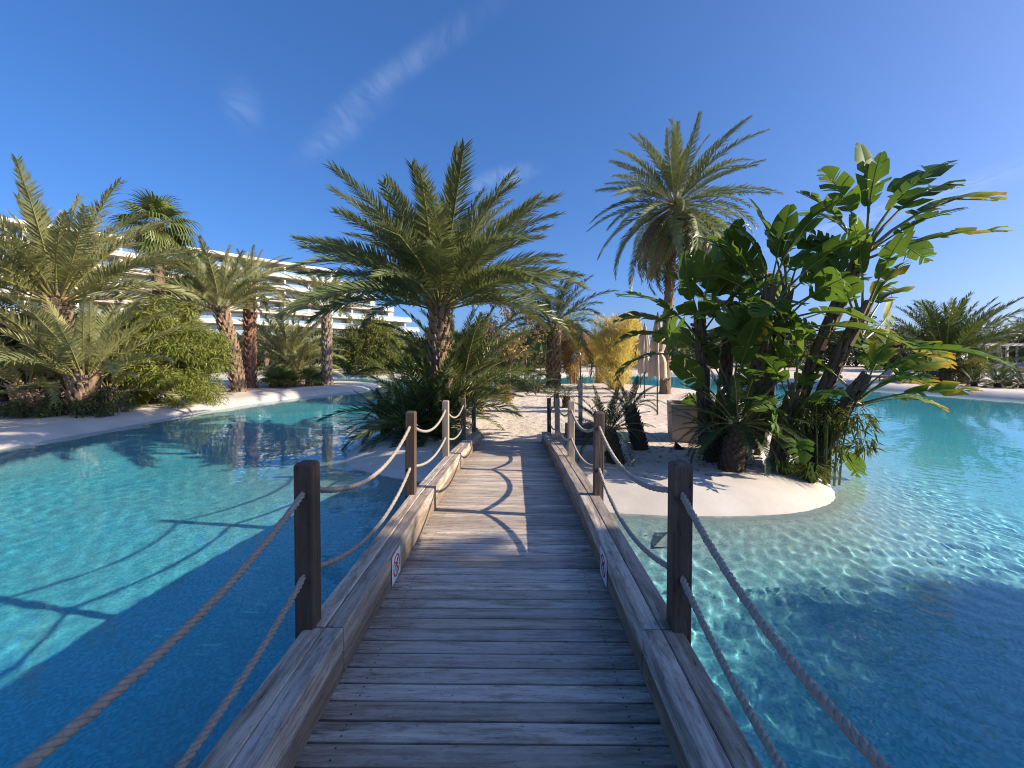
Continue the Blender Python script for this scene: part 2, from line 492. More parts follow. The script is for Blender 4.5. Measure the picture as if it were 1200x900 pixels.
# mosaic with the water's depth tint painted in, sand-coloured rim to blue basin
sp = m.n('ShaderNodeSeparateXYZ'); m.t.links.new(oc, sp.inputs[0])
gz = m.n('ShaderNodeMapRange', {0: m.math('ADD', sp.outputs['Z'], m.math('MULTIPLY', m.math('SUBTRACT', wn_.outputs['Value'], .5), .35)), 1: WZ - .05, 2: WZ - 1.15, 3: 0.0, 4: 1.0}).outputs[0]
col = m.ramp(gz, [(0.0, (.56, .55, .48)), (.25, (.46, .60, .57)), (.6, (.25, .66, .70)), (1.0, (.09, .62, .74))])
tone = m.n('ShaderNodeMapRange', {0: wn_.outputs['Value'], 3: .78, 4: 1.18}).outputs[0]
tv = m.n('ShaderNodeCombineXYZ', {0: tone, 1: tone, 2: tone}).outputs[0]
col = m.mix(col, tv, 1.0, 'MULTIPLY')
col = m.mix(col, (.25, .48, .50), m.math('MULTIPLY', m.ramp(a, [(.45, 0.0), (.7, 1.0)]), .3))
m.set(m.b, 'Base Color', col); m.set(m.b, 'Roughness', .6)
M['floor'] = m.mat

def skirt(verts, faces):
    far = 3000.0
    ring_in = [(GX0, GY0), (GX1, GY0), (GX1, GY1), (GX0, GY1)]
    rings = [1.0, 2.2, 6.0, 60.0]
    base = len(verts)
    cxm, cym = (GX0 + GX1) / 2, (GY0 + GY1) / 2
    for k in rings:
        for (x, y) in ring_in:
            verts.append((cxm + (x - cxm) * k, cym + (y - cym) * k, LZ - (.004 if k > 1 else .03)))
    for r in range(len(rings) - 1):
        for i in range(4):
            faces.append((base + r * 4 + i, base + r * 4 + (i + 1) % 4, base + (r + 1) * 4 + (i + 1) % 4, base + (r + 1) * 4 + i)[::-1])

ground = band_mesh('ground', RIMW, 1e6, M['sand'], skirt)
rim = band_mesh('pool_rim', -.12, RIMW, M['rim'])
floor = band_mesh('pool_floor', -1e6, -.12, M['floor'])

# water: a closed body with real ripples; it refracts the sun onto the floor and is evenly tinted; the depth tint is in the floor colour
m = NT('pool_water')
oc = m.coord()
n1 = m.noise(m.mapping(oc, (1.0, 1.3, 1)), 2.6, 2, .5, .3)
nrm = m.bump(n1, .10, .03)
gl = m.n('ShaderNodeBsdfGlass', {'Roughness': 0.0, 'IOR': 1.33, 'Color': (.84, .97, 1, 1)}); m.t.links.new(nrm, gl.inputs['Normal'])
m.t.links.new(gl.outputs[0], m.out.inputs['Surface'])
M['water'] = m.mat
def graded(lo, a, b, hi, fine, g=1.10):
    mid = list(np.arange(a, b + 1e-6, fine))
    up = []; st = fine; q = b
    while q < hi: st = min(st * g, .8); q += st; up.append(min(q, hi))
    dn = []; st = fine; q = a
    while q > lo: st = min(st * g, .8); q -= st; dn.append(max(q, lo))
    return np.array(dn[::-1] + mid + up)
def graded2(lo, a, b, c, hi, f1, f2):
    up = graded(b, b, c, hi, f2, 1.06)
    dn = graded(lo, a, b - f1, b - f1, f1, 1.08)
    return np.concatenate([dn, up])
wxs = graded2(-37, -12.8, .8, 8.5, 29.5, .042, .023); wys = graded(-8, 2.6, 8.2, 46, .026, 1.04)
WX, WY = np.meshgrid(wxs, wys)
dxs = np.gradient(wxs); dys = np.gradient(wys)
STEP = np.maximum(*np.meshgrid(dxs, dys))
rs = np.random.RandomState(4)
WH = np.zeros_like(WX)
calm = .28 + .52 / (1 + np.exp(-(WX - .5) * 1.2))           # the right-hand basin is livelier
calm = calm * (.75 + .5 * vnoise(WX, WY, .3, 11))
for k in range(44):
    lam = .085 + .30 * rs.rand() ** 1.5; an_ = R(rs.normal(35, 50)); ph = rs.uniform(0, 2 * PI)
    WH += calm * .00042 * (lam / .3) * np.sin((math.cos(an_) * WX + math.sin(an_) * WY) * 2 * PI / lam + ph) * np.clip((lam / STEP - 3) / 3, 0, 1)
for k in range(8):
    lam = rs.uniform(.9, 2.4); an_ = rs.uniform(0, 2 * PI); ph = rs.uniform(0, 2 * PI)
    WH += .0009 * lam * .5 * np.sin((math.cos(an_) * WX + math.sin(an_) * WY) * 2 * PI / lam + ph) * np.clip((lam / STEP - 2) / 3, 0, 1)
nxw, nyw = len(wxs), len(wys)
V = np.stack([WX, WY, WZ + WH], -1).reshape(-1, 3)
I = np.arange(nxw * nyw).reshape(nyw, nxw)
F = np.stack([I[:-1, :-1], I[:-1, 1:], I[1:, 1:], I[1:, :-1]], -1).reshape(-1, 4)
ring = list(I[0, :]) + list(I[1:, -1]) + list(I[-1, -2::-1]) + list(I[-2:0:-1, 0])
lowv = V[ring].copy(); lowv[:, 2] = -3.4
nb_ = len(V); nr = len(ring)
faces = F.tolist()
for i in range(nr):
    j = (i + 1) % nr
    faces.append([ring[j], ring[i], nb_ + i, nb_ + j])
faces.append([nb_ + i for i in range(nr)][::-1])
me = bpy.data.meshes.new('water')
me.from_pydata(np.vstack([V, lowv]).tolist(), [], faces)
me.materials.append(M['water'])
sm = [True] * len(F) + [False] * (len(faces) - len(F))
me.polygons.foreach_set('use_smooth', sm)
me.update()
water = tag(put('water', me), kind='structure')
water.cycles.is_caustics_caster = True
for o in (floor, rim): o.cycles.is_caustics_receiver = True

# ------------------------------------------------------------------ footbridge
HALF = .72
PROF = [(-8, -.80), (-6, -.50), (-4, -.28), (-2, -.10), (0, -.01), (2, .0), (4, -.04), (6, -.17), (8, -.36), (10, -.58)]
def deck_z(y):
    for (a, za), (b, zb) in zip(PROF[:-1], PROF[1:]):
        if a <= y <= b:
            t = (y - a) / (b - a)
            return za + (zb - za) * t, math.atan2(zb - za, b - a)
    return PROF[-1][1], 0.0
bridge = empty('footbridge', (0, 1.5, 0))
tag(bridge, 'weathered timber footbridge with rope handrails leading over the pool to the sand', 'footbridge')
BI = (0, -1.5, 0)
pb = MB(); pb.bbox((0, 0, 0), (2 * HALF + .10, .0895, .026), .004)
for sx0 in (-.60, .60):
    for sy0 in (-.024, .026):
        pb.tube([(sx0, sy0, .0125), (sx0, sy0, .0134)], .0042, 7, m=1)
plank_me = pb.mesh('plank', [M['plank'], plain('screw_steel', (.05, .045, .04), .5, .6)])
def bp(name, me, loc, rot=None, scale=None):
    return put(name, me, bridge, (loc[0], loc[1] - 1.5, loc[2]), rot, scale)
y = -6.0
while y < 9.95:
    z, a = deck_z(y)
    bp('plank', plank_me, (rnd.uniform(-.0025, .0025), y, z - .013 + rnd.uniform(-.0012, .0012)), (a + R(rnd.uniform(-.5, .5)), R(rnd.uniform(-.12, .12)), R(rnd.uniform(-.12, .12))))
    y += .1
# kerb beams: an inner and an outer row, two courses each, chord by chord
CH = .235
for sd in (-1, 1):
    for k, ((ya, za), (yb, zb)) in enumerate(zip(PROF[:-1], PROF[1:])):
        if ya < -4: continue
        L = math.hypot(yb - ya, zb - za); an = math.atan2(zb - za, yb - ya)
        for row, (xc, wd) in enumerate(((HALF + .048, .092), (HALF + .145, .098))):
            for cs in (0, 1):
                hh = CH / 2
                zc_ = cs * hh + hh / 2
                # joints of the lower and outer courses are staggered
                sh = {(0, 1): 0.0, (0, 0): .55, (1, 1): .30, (1, 0): -.4}[(row, cs)] if k not in (0,) else 0
                b = MB(); b.bbox((0, 0, 0), (wd, L - .006, hh - .004 + (.003 if row else 0)), .006)
                ym = (ya + yb) / 2; zm = (za + zb) / 2
                if False: sh = 0
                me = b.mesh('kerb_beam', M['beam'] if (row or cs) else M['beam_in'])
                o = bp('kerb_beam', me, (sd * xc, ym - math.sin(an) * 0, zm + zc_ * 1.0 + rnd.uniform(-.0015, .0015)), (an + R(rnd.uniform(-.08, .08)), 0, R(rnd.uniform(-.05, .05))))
# girders beneath
for sd in (-1, 0, 1):
    for (ya, za), (yb, zb) in zip(PROF[1:-1], PROF[2:]):
        L = math.hypot(yb - ya, zb - za); an = math.atan2(zb - za, yb - ya)
        b = MB(); b.box((0, 0, 0), (.12, L, .16))
        bp('girder', b.mesh('girder', M['slab_wood']), (sd * .66, (ya + yb) / 2, (za + zb) / 2 - .112), (an, 0, 0))
for yy in (-4, 0, 4):
    for sd in (-1, 1):
        b = MB(); b.tube([(0, 0, -2.6), (0, 0, deck_z(yy)[0] - .19)], .075, 12)
        bp('pile', b.mesh('pile', M['slab_wood'], True), (sd * .66, yy, 0))
# posts
def post_mesh(mat, h=.80, below=.16):
    b = MB(); q = .045; bv = .006
    rings = [(-below, q), (h - .014, q), (h - .004, q - .007), (h, q - .013)]
    vs = []
    for z, r in rings:
        c = bv if r > .03 else .003
        for (x, y_) in ((-r + c, -r), (r - c, -r), (r, -r + c), (r, r - c), (r - c, r), (-r + c, r), (-r, r - c), (-r, -r + c)):
            vs.append((x, y_, z))
    fs = [tuple(range(8))[::-1], tuple(range(24, 32))]
    for r_ in range(3):
        for i in range(8):
            fs.append((r_ * 8 + i, r_ * 8 + (i + 1) % 8, (r_ + 1) * 8 + (i + 1) % 8, (r_ + 1) * 8 + i))
    b.add(vs, fs)
    return b.mesh('post', mat)
PM = post_mesh(M['post']); PP = post_mesh(M['post_pale'])
PX = .905
rope_holes = {-1: [], 1: []}
for sd in (-1, 1):
    for yy in (-4, -2, 0, 2, 4, 6, 8, 10):
        ypost = yy + .02
        z = deck_z(min(yy, 9.99))[0]
        pale = (yy == 6) or (sd == 1 and yy in (6, 8))
        bp('post', PP if pale else PM, (sd * PX, ypost, z + CH), (R(rnd.uniform(-.5, .5)), R(rnd.uniform(-.6, .6)), R(rnd.uniform(-1, 1))))
        rope_holes[sd].append((ypost, z))
# ropes: three laid strands threaded through the posts
m = NT('hemp_rope')
oc = m.coord()
c = m.noise(oc, 90, 4, .6); d = m.noise(oc, 3, 3)
col = m.ramp(c, [(.3, (.20, .165, .125)), (.7, (.40, .345, .275))])
m.set(m.b, 'Base Color', m.mix(col, (.30, .27, .235), d)); m.set(m.b, 'Roughness', .9)
m.set(m.b, 'Normal', m.bump(m.noise(oc, 260, 2), .5, .003))
M['rope'] = m.mat
for sd in (-1, 1):
    for lvl, hz, sag in (('upper', .905, .21), ('lower', .505, .185)):
        b = MB()
        path = []
        H = rope_holes[sd]
        rr = random.Random(int(hz * 1000) + sd)
        for (ya, za), (yb, zb) in zip(H[:-1], H[1:]):
            sg = sag * rr.uniform(.85, 1.15) * (.72 if ya > 3 else 1)
            nst = 110 if -.5 < ya < 5 else 34
            for i in range(nst):
                t = i / nst
                path.append((sd * PX, ya + (yb - ya) * t, za + (zb - za) * t + hz - sg * 4 * t * (1 - t)))
        path.append((sd * PX, H[-1][0], H[-1][1] + hz))
        acc = 0.0; S = [0.0]
        for p, q in zip(path[:-1], path[1:]):
            acc += math.dist(p, q); S.append(acc)
        rs, ro = .0088, .0087
        for st in range(3):
            pts = []
            for i, p in enumerate(path):
                p0 = Vector(path[max(i - 1, 0)]); p1 = Vector(path[min(i + 1, len(path) - 1)])
                t = (p1 - p0).normalized(); ax_ = Vector((1, 0, 0)); bx_ = t.cross(ax_).normalized()
                w_ = S[i] / .075 * 2 * PI + st * 2 * PI / 3
                pts.append(Vector(p) + (ax_ * math.cos(w_) + bx_ * math.sin(w_)) * ro)
            b.tube(pts, rs, 6)
        o = bp('rope', b.mesh('rope', M['rope'], True), (0, 0, 0))
        o['label'] = lvl + ' handrail rope of twisted hemp threaded through the posts'
# no-running signs on the inner kerb faces
M['sign_white'] = plain('sign_white', (.78, .78, .77), .35, var=.05)
M['sign_red'] = plain('sign_red', (.50, .03, .035), .4, var=.08)
M['sign_black'] = plain('sign_black', (.02, .02, .022), .4, var=.1)
for sd in (-1, 1):
    yy = 2.86
    z = deck_z(yy)[0]
    s = empty('sign'); s.parent = bridge
    s.location = (sd * (HALF - .002), yy - 1.5, z + .112)
    s.rotation_euler = (0, 0, PI / 2 if sd < 0 else -PI / 2)   # local +X along the face, local -Y faces the deck
    s['label'] = 'square white prohibition plate with red ring and slash'
    b = MB(); b.bbox((0, -.0025, 0), (.195, .004, .19), .0015); b.build('plate', M['sign_white'], s)
    b = MB(); n = 40
    vs = []; fs = []
    for r_ in (.074, .061):
        for yv in (-.0047, -.0062):
            vs += [(r_ * math.cos(2 * PI * i / n), yv, r_ * math.sin(2 * PI * i / n)) for i in range(n)]
    for i in range(n):
        j = (i + 1) % n
        fs += [(i, j, n + j, n + i), (n + i, n + j, 3 * n + j, 3 * n + i), (2 * n + i, 3 * n + i, 3 * n + j, 2 * n + j)]
    b.add(vs, fs)
    b.box((0, -.0057, 0), (.135, .0012, .012), ry=R(45))
    b.build('ring', M['sign_red'], s)
    b = MB()   # diving figure and waves
    b.tube([(.024, -.0052, .032), (.0241, -.0046, .032)], .011, 14)
    b.box((-.004, -.0051, .014), (.052, .0008, .016), ry=R(-32))
    b.box((-.030, -.0050, -.008), (.040, .0008, .010), ry=R(-55))
    b.box((.020, -.0049, .004), (.034, .0008, .008), ry=R(35))
    for k in (-.030, -.044):
        b.box((-.012, -.0051, k), (.018, .0008, .005), ry=R(20)); b.box((.006, -.0051, k), (.018, .0008, .005), ry=R(-20)); b.box((.022, -.0051, k), (.016, .0008, .005), ry=R(20))
    b.build('figure', M['sign_black'], s)

# ------------------------------------------------------------------ vegetation: materials
M['date_leaf'] = leafmat('date_palm_leaf', (.075, .11, .042), (.27, .295, .135), .25, .38, .5)
M['date_grey'] = leafmat('date_palm_leaf_grey', (.13, .15, .065), (.38, .38, .18), .25, .4, .5)
M['date_green'] = leafmat('date_palm_leaf_green', (.045, .08, .022), (.16, .195, .055), .28, .38, .5)
M['date_dead'] = leafmat('date_palm_leaf_dry', (.09, .07, .04), (.21, .165, .09), .2, .6, .3)
M['rachis'] = leafmat('palm_rachis', (.20, .19, .06), (.33, .30, .10), .1, .4, .4)
M['rachis_dry'] = leafmat('palm_rachis_dry', (.22, .15, .07), (.33, .23, .12), .05, .5, .3)
M['fan_leaf'] = leafmat('fan_palm_leaf', (.07, .105, .025), (.19, .22, .06), .25, .42, .4)
M['cycad_leaf'] = leafmat('cycad_leaf', (.018, .045, .014), (.060, .095, .030), .15, .32, .55)
M['banana_leaf'] = leafmat('strelitzia_leaf', (.035, .090, .016), (.15, .225, .04), .38, .5, .18, 2.0)
M['banana_yellow'] = None
M['bamboo_leaf'] = leafmat('bamboo_leaf', (.075, .115, .022), (.24, .255, .055), .3, .5, .3, 1.2)
M['bamboo_dark'] = leafmat('bamboo_leaf_dark', (.060, .085, .018), (.20, .20, .045), .3, .5, .3, .8)
M['golden'] = leafmat('golden_bamboo', (.48, .37, .09), (.80, .66, .25), .3, .5, .3, 2.5)
M['tan'] = leafmat('tan_bamboo', (.30, .19, .075), (.48, .33, .15), .3, .5, .3, 2.5)
M['shrub'] = leafmat('shrub_leaf', (.035, .060, .018), (.12, .135, .050), .25, .5, .3, .9)
M['olive'] = leafmat('olive_leaf', (.055, .070, .035), (.15, .165, .085), .25, .5, .3, .7)
M['seed'] = leafmat('dry_seed_leaf', (.20, .135, .045), (.36, .25, .10), .2, .6, .2, 2)
M['grass'] = leafmat('grass_blade', (.05, .09, .018), (.14, .18, .045), .3, .5, .3, 2)
m = NT('strelitzia_leaf_yellowing')
v = m.noise(m.coord(), 3.5, 5, .65)
at = m.n('ShaderNodeVertexColor', layer_name='edge')
f = m.math('ADD', at.outputs['Color'], m.math('MULTIPLY', m.math('SUBTRACT', v, .5), 1.1))
col = m.ramp(f, [(.25, (.07, .15, .025)), (.5, (.22, .26, .03)), (.72, (.52, .37, .025)), (.95, (.42, .20, .035))])
m.set(m.b, 'Base Color', col); m.set(m.b, 'Roughness', .5); m.set(m.b, 'Specular IOR Level', .18)
tr = m.n('ShaderNodeBsdfTranslucent'); m.t.links.new(col, tr.inputs['Color'])
mx = m.n('ShaderNodeMixShader', {0: .35}); m.t.links.new(m.b.outputs[0], mx.inputs[1]); m.t.links.new(tr.outputs[0], mx.inputs[2]); m.t.links.new(mx.outputs[0], m.out.inputs['Surface'])
M['banana_yellow'] = m.mat
M['trunk'] = plain('palm_trunk', (.17, .115, .075), .9, var=.5, scale=5, bump=.6, bscale=18)
M['trunk_grey'] = plain('palm_trunk_grey', (.25, .19, .135), .9, var=.4, scale=6, bump=.6, bscale=18)
M['boot'] = plain('palm_boot', (.24, .165, .105), .85, var=.5, scale=3, bump=.4, bscale=30)
M['boot_red'] = plain('palm_boot_red', (.22, .105, .065), .85, var=.5, scale=3, bump=.4, bscale=30)
M['boot_dark'] = plain('cycad_trunk', (.075, .055, .035), .9, var=.5, scale=6, bump=.5, bscale=30)
M['stem'] = plain('strelitzia_stem', (.135, .092, .052), .8, var=.5, scale=4, bump=.4, bscale=20)
M['petiole'] = leafmat('strelitzia_petiole', (.10, .13, .035), (.22, .24, .08), .05, .4, .4)
M['bark'] = plain('bark', (.15, .11, .08), .9, var=.4, scale=6, bump=.6, bscale=20)

# ------------------------------------------------------------------ vegetation: leaf meshes
def curve_pts(L, bend, n=14, power=1.4):
    """points, tangents and normals of a rachis leaving along +X and arching down"""
    P = [Vector((0, 0, 0))]; T = []
    for i in range(n + 1):
        th = -bend * ((i + .5) / n) ** power
        T.append(Vector((math.cos(th), 0, math.sin(th))))
        if i < n: P.append(P[-1] + T[-1] * (L / n))
    return P, T

def sample(P, T, t):
    n = len(P) - 1
    f = min(t * n, n - 1e-4); i = int(f); a = f - i
    return P[i].lerp(P[i + 1], a), T[i].lerp(T[min(i + 1, n)], a).normalized()

def frond_mesh(L, bend, n, leaf, mats, seed, vee=.45, jit=.3, w=.032, start=.14, droop=.12, r0=.03, fwd=(68, 28)):
    r = random.Random(seed)
    P, T = curve_pts(L, bend)
    # slight sideways sweep
    sw = r.uniform(-.10, .10) * L
    P = [p + Vector((0, sw * (i / 14) ** 2, 0)) for i, p in enumerate(P)]
    b = MB()
    b.tube([P[0], P[3], P[6], P[10], P[14]], [r0, r0 * .75, r0 * .55, r0 * .32, .004], 4, m=1, cap=False)
    Yv = Vector((0, 1, 0))
    for i in range(n):
        for sd in (-1, 1):
            t = start + (1 - start) * ((i + r.uniform(0, .6)) / n) ** .93
            t = min(t, .999)
            p, tg = sample(P, T, t)
            N = tg.cross(Yv)
            a = R(fwd[0] + (fwd[1] - fwd[0]) * t + r.uniform(-7, 7))
            v = vee * (1 - .35 * t) + r.uniform(-jit, jit)
            d = tg * math.cos(a) + Yv * (sd * math.sin(a) * math.cos(v)) + N * (math.sin(a) * math.sin(v))
            ln = leaf * (.42 + .58 * math.sin(PI * min(1, (t * 1.02)) ** .75)) * r.uniform(.86, 1.1)
            if t < start + .08: ln *= .6
            wd = (tg - d * tg.dot(d)).normalized()
            wv = w * (.6 + .4 * ln / leaf)
            md = p + d * (ln * .5) - Vector((0, 0, ln * droop * .25))
            tip = p + d * ln - Vector((0, 0, ln * droop))
            b.add([p - wd * wv * .35, p + wd * wv * .35, md + wd * wv * .5, md - wd * wv * .5, tip], [(0, 1, 2, 3), (3, 2, 4)], 0)
    return b.mesh('frond', mats)

def fan_mesh(seed, mats, Rf=.95, pet=1.0, seg=34, span=300, droop=.75):
    r = random.Random(seed)
    P, T = curve_pts(pet, .35, 6)
    b = MB()
    b.tube(P[:-1], [.022, .018, .016, .014, .013, .012], 4, m=1, cap=False)
    hub = P[-2]; fx = T[-1]; up = fx.cross(Vector((0, 1, 0))) * -1
    if up.z < 0: up = -up
    for i in range(seg):
        a0 = R(-span / 2 + span * i / seg); a1 = R(-span / 2 + span * (i + 1) / seg); am = (a0 + a1) / 2
        def dirv(a, lift): return (fx * math.cos(a) + Vector((0, 1, 0)) * math.sin(a) + up * lift).normalized()
        rl = Rf * (.75 + .25 * math.cos(am / 1.6)) * r.uniform(.9, 1.08)
        q0 = hub + dirv(a0, .10 + .06 * (i % 2)) * rl * .5
        q1 = hub + dirv(a1, .10 + .06 * ((i + 1) % 2)) * rl * .5
        dm = dirv(am, .08)
        c = hub + dm * rl * .78 - Vector((0, 0, rl * .10 * droop))
        wq = (q1 - q0) * .30
        tip = hub + dm * rl * .92 - Vector((0, 0, rl * .48 * droop * r.uniform(.7, 1.2)))
        b.add([hub, q0, q1, c - wq, c + wq, tip], [(0, 1, 2), (1, 3, 4, 2), (3, 5, 4)], 0)
    return b.mesh('fan_leaf', mats)

def banana_mesh(seed, mats, pet=1.0, blade=1.4, width=.41, bend=1.0, tatter=.5, fold=.35):
    """paddle leaf: petiole, midrib and a blade torn into strips"""
    r = random.Random(seed)
    L = pet + blade
    P, T = curve_pts(L, bend, 20, 1.7)
    b = MB()
    b.tube([P[0], P[5], P[9], P[14], P[20]], [.032, .024, .018, .012, .004], 6, m=1, cap=False)
    ed = []
    n = 26; Yv = Vector((0, 1, 0))
    for sd in (-1, 1):
        i = 0
        while i < n:
            k = min(n - i, r.choice([1, 1, 2, 2, 3, 3, 5]) if r.random() < tatter else r.choice([4, 6, 8]))
            dv = r.uniform(-.28, .28) * (1.4 if k < 3 else .6); da = R(r.uniform(-8, 8)); ls = r.uniform(.9, 1.05)
            rows = []
            for j in range(k + 1):
                u = (i + j) / n
                gap = (.10 if j == 0 else (-.10 if j == k else 0)) / n * (0 if k > 6 else 1)
                t = pet / L + (blade / L) * u
                p, tg = sample(P, T, min(t, .9995))
                N = tg.cross(Yv)
                wd = width * (math.sin(PI * (.06 + .94 * u ** .82)) ** .62 if u < 1 else 0.02) * ls
                a = R(74 - 34 * u) + da
                v = fold + dv
                d1 = (tg * math.cos(a) + Yv * (sd * math.sin(a) * math.cos(v)) + N * (math.sin(a) * math.sin(v)))
                v2 = v - .55
                d2 = (tg * math.cos(a) + Yv * (sd * math.sin(a) * math.cos(v2)) + N * (math.sin(a) * math.sin(v2)))
                sh = tg * (gap * blade)
                rows.append((p, p + d1 * wd * .55 + sh * 2, p + d1 * wd * .55 + d2 * wd * .45 + sh * 5))
            vs = [q for row in rows for q in row]
            fs = []
            for j in range(k):
                o = j * 3
                fs += [(o, o + 1, o + 4, o + 3), (o + 1, o + 2, o + 5, o + 4)]
            if sd < 0: fs = [f[::-1] for f in fs]
            base = len(b.v)
            b.add(vs, fs, 0)
            for j, row in enumerate(rows):
                u = (i + j) / n
                ed += [(base + j * 3, .05 + .35 * u), (base + j * 3 + 1, .30 + .4 * u), (base + j * 3 + 2, .62 + .4 * u)]
            i += k
    me = b.mesh('leaf', mats)
    ca = me.color_attributes.new('edge', 'FLOAT_COLOR', 'POINT')
    for i, c in ed: ca.data[i].color = (c, c, c, 1)
    me.polygons.foreach_set('use_smooth', [True] * len(me.polygons))
    return me

CACHE = {}
def fronds(kind):
    if kind in CACHE: return CACHE[kind]
    out = []
    spec = {'date': (4.0, 100, .50, 'date_leaf'), 'grey': (3.6, 92, .50, 'date_grey'), 'green': (3.2, 66, .50, 'date_green'), 'dead': (3.6, 50, .36, 'date_dead'),
            'hero': (4.1, 125, .66, 'date_leaf'), 'far': (3.0, 26, .50, 'date_green'), 'farg': (3.0, 30, .46, 'date_grey')}[kind]
    for k, bd in enumerate((.5, .75, 1.0, 1.3, 1.65, 2.0)):
        for q in range(2):
            out.append(frond_mesh(spec[0], bd, spec[1], spec[2], [M[spec[3]], M['rachis_dry'] if kind == 'dead' else M['rachis']], hash((k, q, len(kind))) % 9999 + k * 31 + q,
                       vee=.5 if kind != 'dead' else .1, jit=.55, w={'hero': .036, 'far': .07, 'farg': .07}.get(kind, .036), droop=.14 if kind != 'dead' else .4))
    CACHE[kind] = out
    return out

def place_leaf(name, me, parent, loc, az, el, roll=0.0, sc=1.0):
    Mx = Matrix.Rotation(az, 3, 'Z') @ Matrix.Rotation(-el, 3, 'Y') @ Matrix.Rotation(roll, 3, 'X')
    return put(name, me, parent, loc, Mx.to_euler(), sc)

def trunk_mesh(path, rads, mats, boots=90, bl=.20, bw=.10, seed=1, boot_from=0.0, flare=.5, name='trunk'):
    r = random.Random(seed)
    b = MB()
    path = [Vector(p) for p in path]
    b.tube(path, rads, 12, 0)
    n = len(path) - 1
    for i in range(boots):
        t = boot_from + (1 - boot_from) * (i + .5) / boots
        f = min(t * n, n - 1e-4); k = int(f); a = f - k
        c = path[k].lerp(path[k + 1], a); rad = rads[k] * (1 - a) + rads[k + 1] * a
        ax = (path[k + 1] - path[k]).normalized()
        w_ = i * 2.39996 + r.uniform(-.15, .15)
        out = Vector((math.cos(w_), math.sin(w_), 0)); out = (out - ax * out.dot(ax)).normalized()
        sdv = ax.cross(out)
        s = r.uniform(.75, 1.25)
        p0 = c + out * rad * .88 - ax * bl * .3
        fl = flare * r.uniform(.6, 1.3)
        p1 = c + out * (rad + bl * s * fl * .75) + ax * bl * s * .85
        h0, h1 = bw * .75 * s, bw * .42 * s
        th = bl * .18
        vs = [p0 - sdv * h0, p0 + sdv * h0, p0 + sdv * h0 * .6 + out * th * 1.6, p0 - sdv * h0 * .6 + out * th * 1.6,
              p1 - sdv * h1, p1 + sdv * h1, p1 + sdv * h1 * .6 + out * th * .7, p1 - sdv * h1 * .6 + out * th * .7]
        b.add(vs, [(0, 1, 5, 4), (1, 2, 6, 5), (2, 3, 7, 6), (3, 0, 4, 7), (4, 5, 6, 7)], 1)
    return b.mesh(name, mats)

def trunk_path(h, lean=(0, 0), n=8, curve=1.5):
    return [(lean[0] * (i / n) ** curve, lean[1] * (i / n) ** curve, -.15 + (h + .15) * i / n) for i in range(n + 1)]

def date_palm(loc, h, label, kind='date', n=44, sc=1.0, r=(.24, .2), lean=(0, 0), el=(84, -18), dead=0, boots=110, bl=.2, bm='boot', tm='trunk', seed=1, az0=None, azspan=None, group='palm trees round the pool', boot_from=0.0, cat='palm tree', name='date_palm', flare=.5, bm_=3.6):
    z = ground_z(loc[0], loc[1])
    root = empty(name, (loc[0], loc[1], z))
    tag(root, label, cat, group)
    rr = random.Random(seed)
    pth = trunk_path(h, lean)
    rads = [r[0] * (1.22 if i == 0 else 1) * (1 - i / 8) + r[1] * (i / 8) for i in range(9)]
    put('trunk', trunk_mesh(pth, rads, [M[tm], M[bm]], boots, bl, .085 * r[0] / .24 + .02, seed, boot_from, flare), root)
    top = Vector(pth[-1])
    F = fronds(kind)
    for i in range(n):
        u = (i + .5) / n
        e = el[0] + (el[1] - el[0]) * u ** .85 + rr.uniform(-5, 5)
        az = i * 2.39996 + rr.uniform(-.2, .2)
        if azspan: az = az0 + (((az / (2 * PI)) % 1) - .5) * azspan
        bi = min(5, max(0, int(u * bm_ + rr.uniform(-.6, .9))))
        me = F[bi * 2 + rr.randint(0, 1)]
        off = Vector((math.cos(az), math.sin(az), 0)) * r[1] * .6
        place_leaf('frond', me, root, top + off + Vector((0, 0, .12 * (1 - u) - .25 * u)), az, R(e), rr.uniform(-.5, .5), sc * rr.uniform(.85, 1.08) * (.78 if u < .10 else .9 if u < .2 else 1))
    if dead:
        D = fronds('dead')
        for i in range(dead):
            az = rr.uniform(0, 2 * PI)
            o = place_leaf('dry_frond', D[rr.randint(2, 7)], root, top + Vector((math.cos(az), math.sin(az), 0)) * r[1] * .8 - Vector((0, 0, .25)), az, R(rr.uniform(-58, -25)), rr.uniform(-.5, .5), sc * rr.uniform(.8, 1.12))
    return root

def fan_palm(loc, h, label, n=26, sc=1.0, r=(.2, .16), seed=1, lean=(0, 0), bm='boot_red', el=(80, -50), boots=150, group='fan palms on the left bank', name='fan_palm'):
    z = ground_z(loc[0], loc[1])
    root = empty(name, (loc[0], loc[1], z))
    tag(root, label, 'palm tree', group)
    rr = random.Random(seed)
    pth = trunk_path(h, lean)
    put('trunk', trunk_mesh(pth, [r[0] * (1 - i / 8) + r[1] * (i / 8) for i in range(9)], [M['trunk'], M[bm]], boots, .2, .08, seed, .0, .75), root)
    if 'fan' not in CACHE: CACHE['fan'] = [fan_mesh(s, [M['fan_leaf'], M['rachis']], droop=d) for s, d in ((1, .9), (2, 1.4), (3, 1.9), (4, 1.5))]
    top = Vector(pth[-1])
    for i in range(n):
        u = (i + .5) / n
        az = i * 2.39996 + rr.uniform(-.2, .2)
        place_leaf('fan_leaf', CACHE['fan'][min(3, int(u * 3 + rr.random()))], root, top - Vector((0, 0, .3 * u)), az, R(el[0] + (el[1] - el[0]) * u + rr.uniform(-8, 8)), rr.uniform(-.3, .3), sc * rr.uniform(.85, 1.1))
    return root

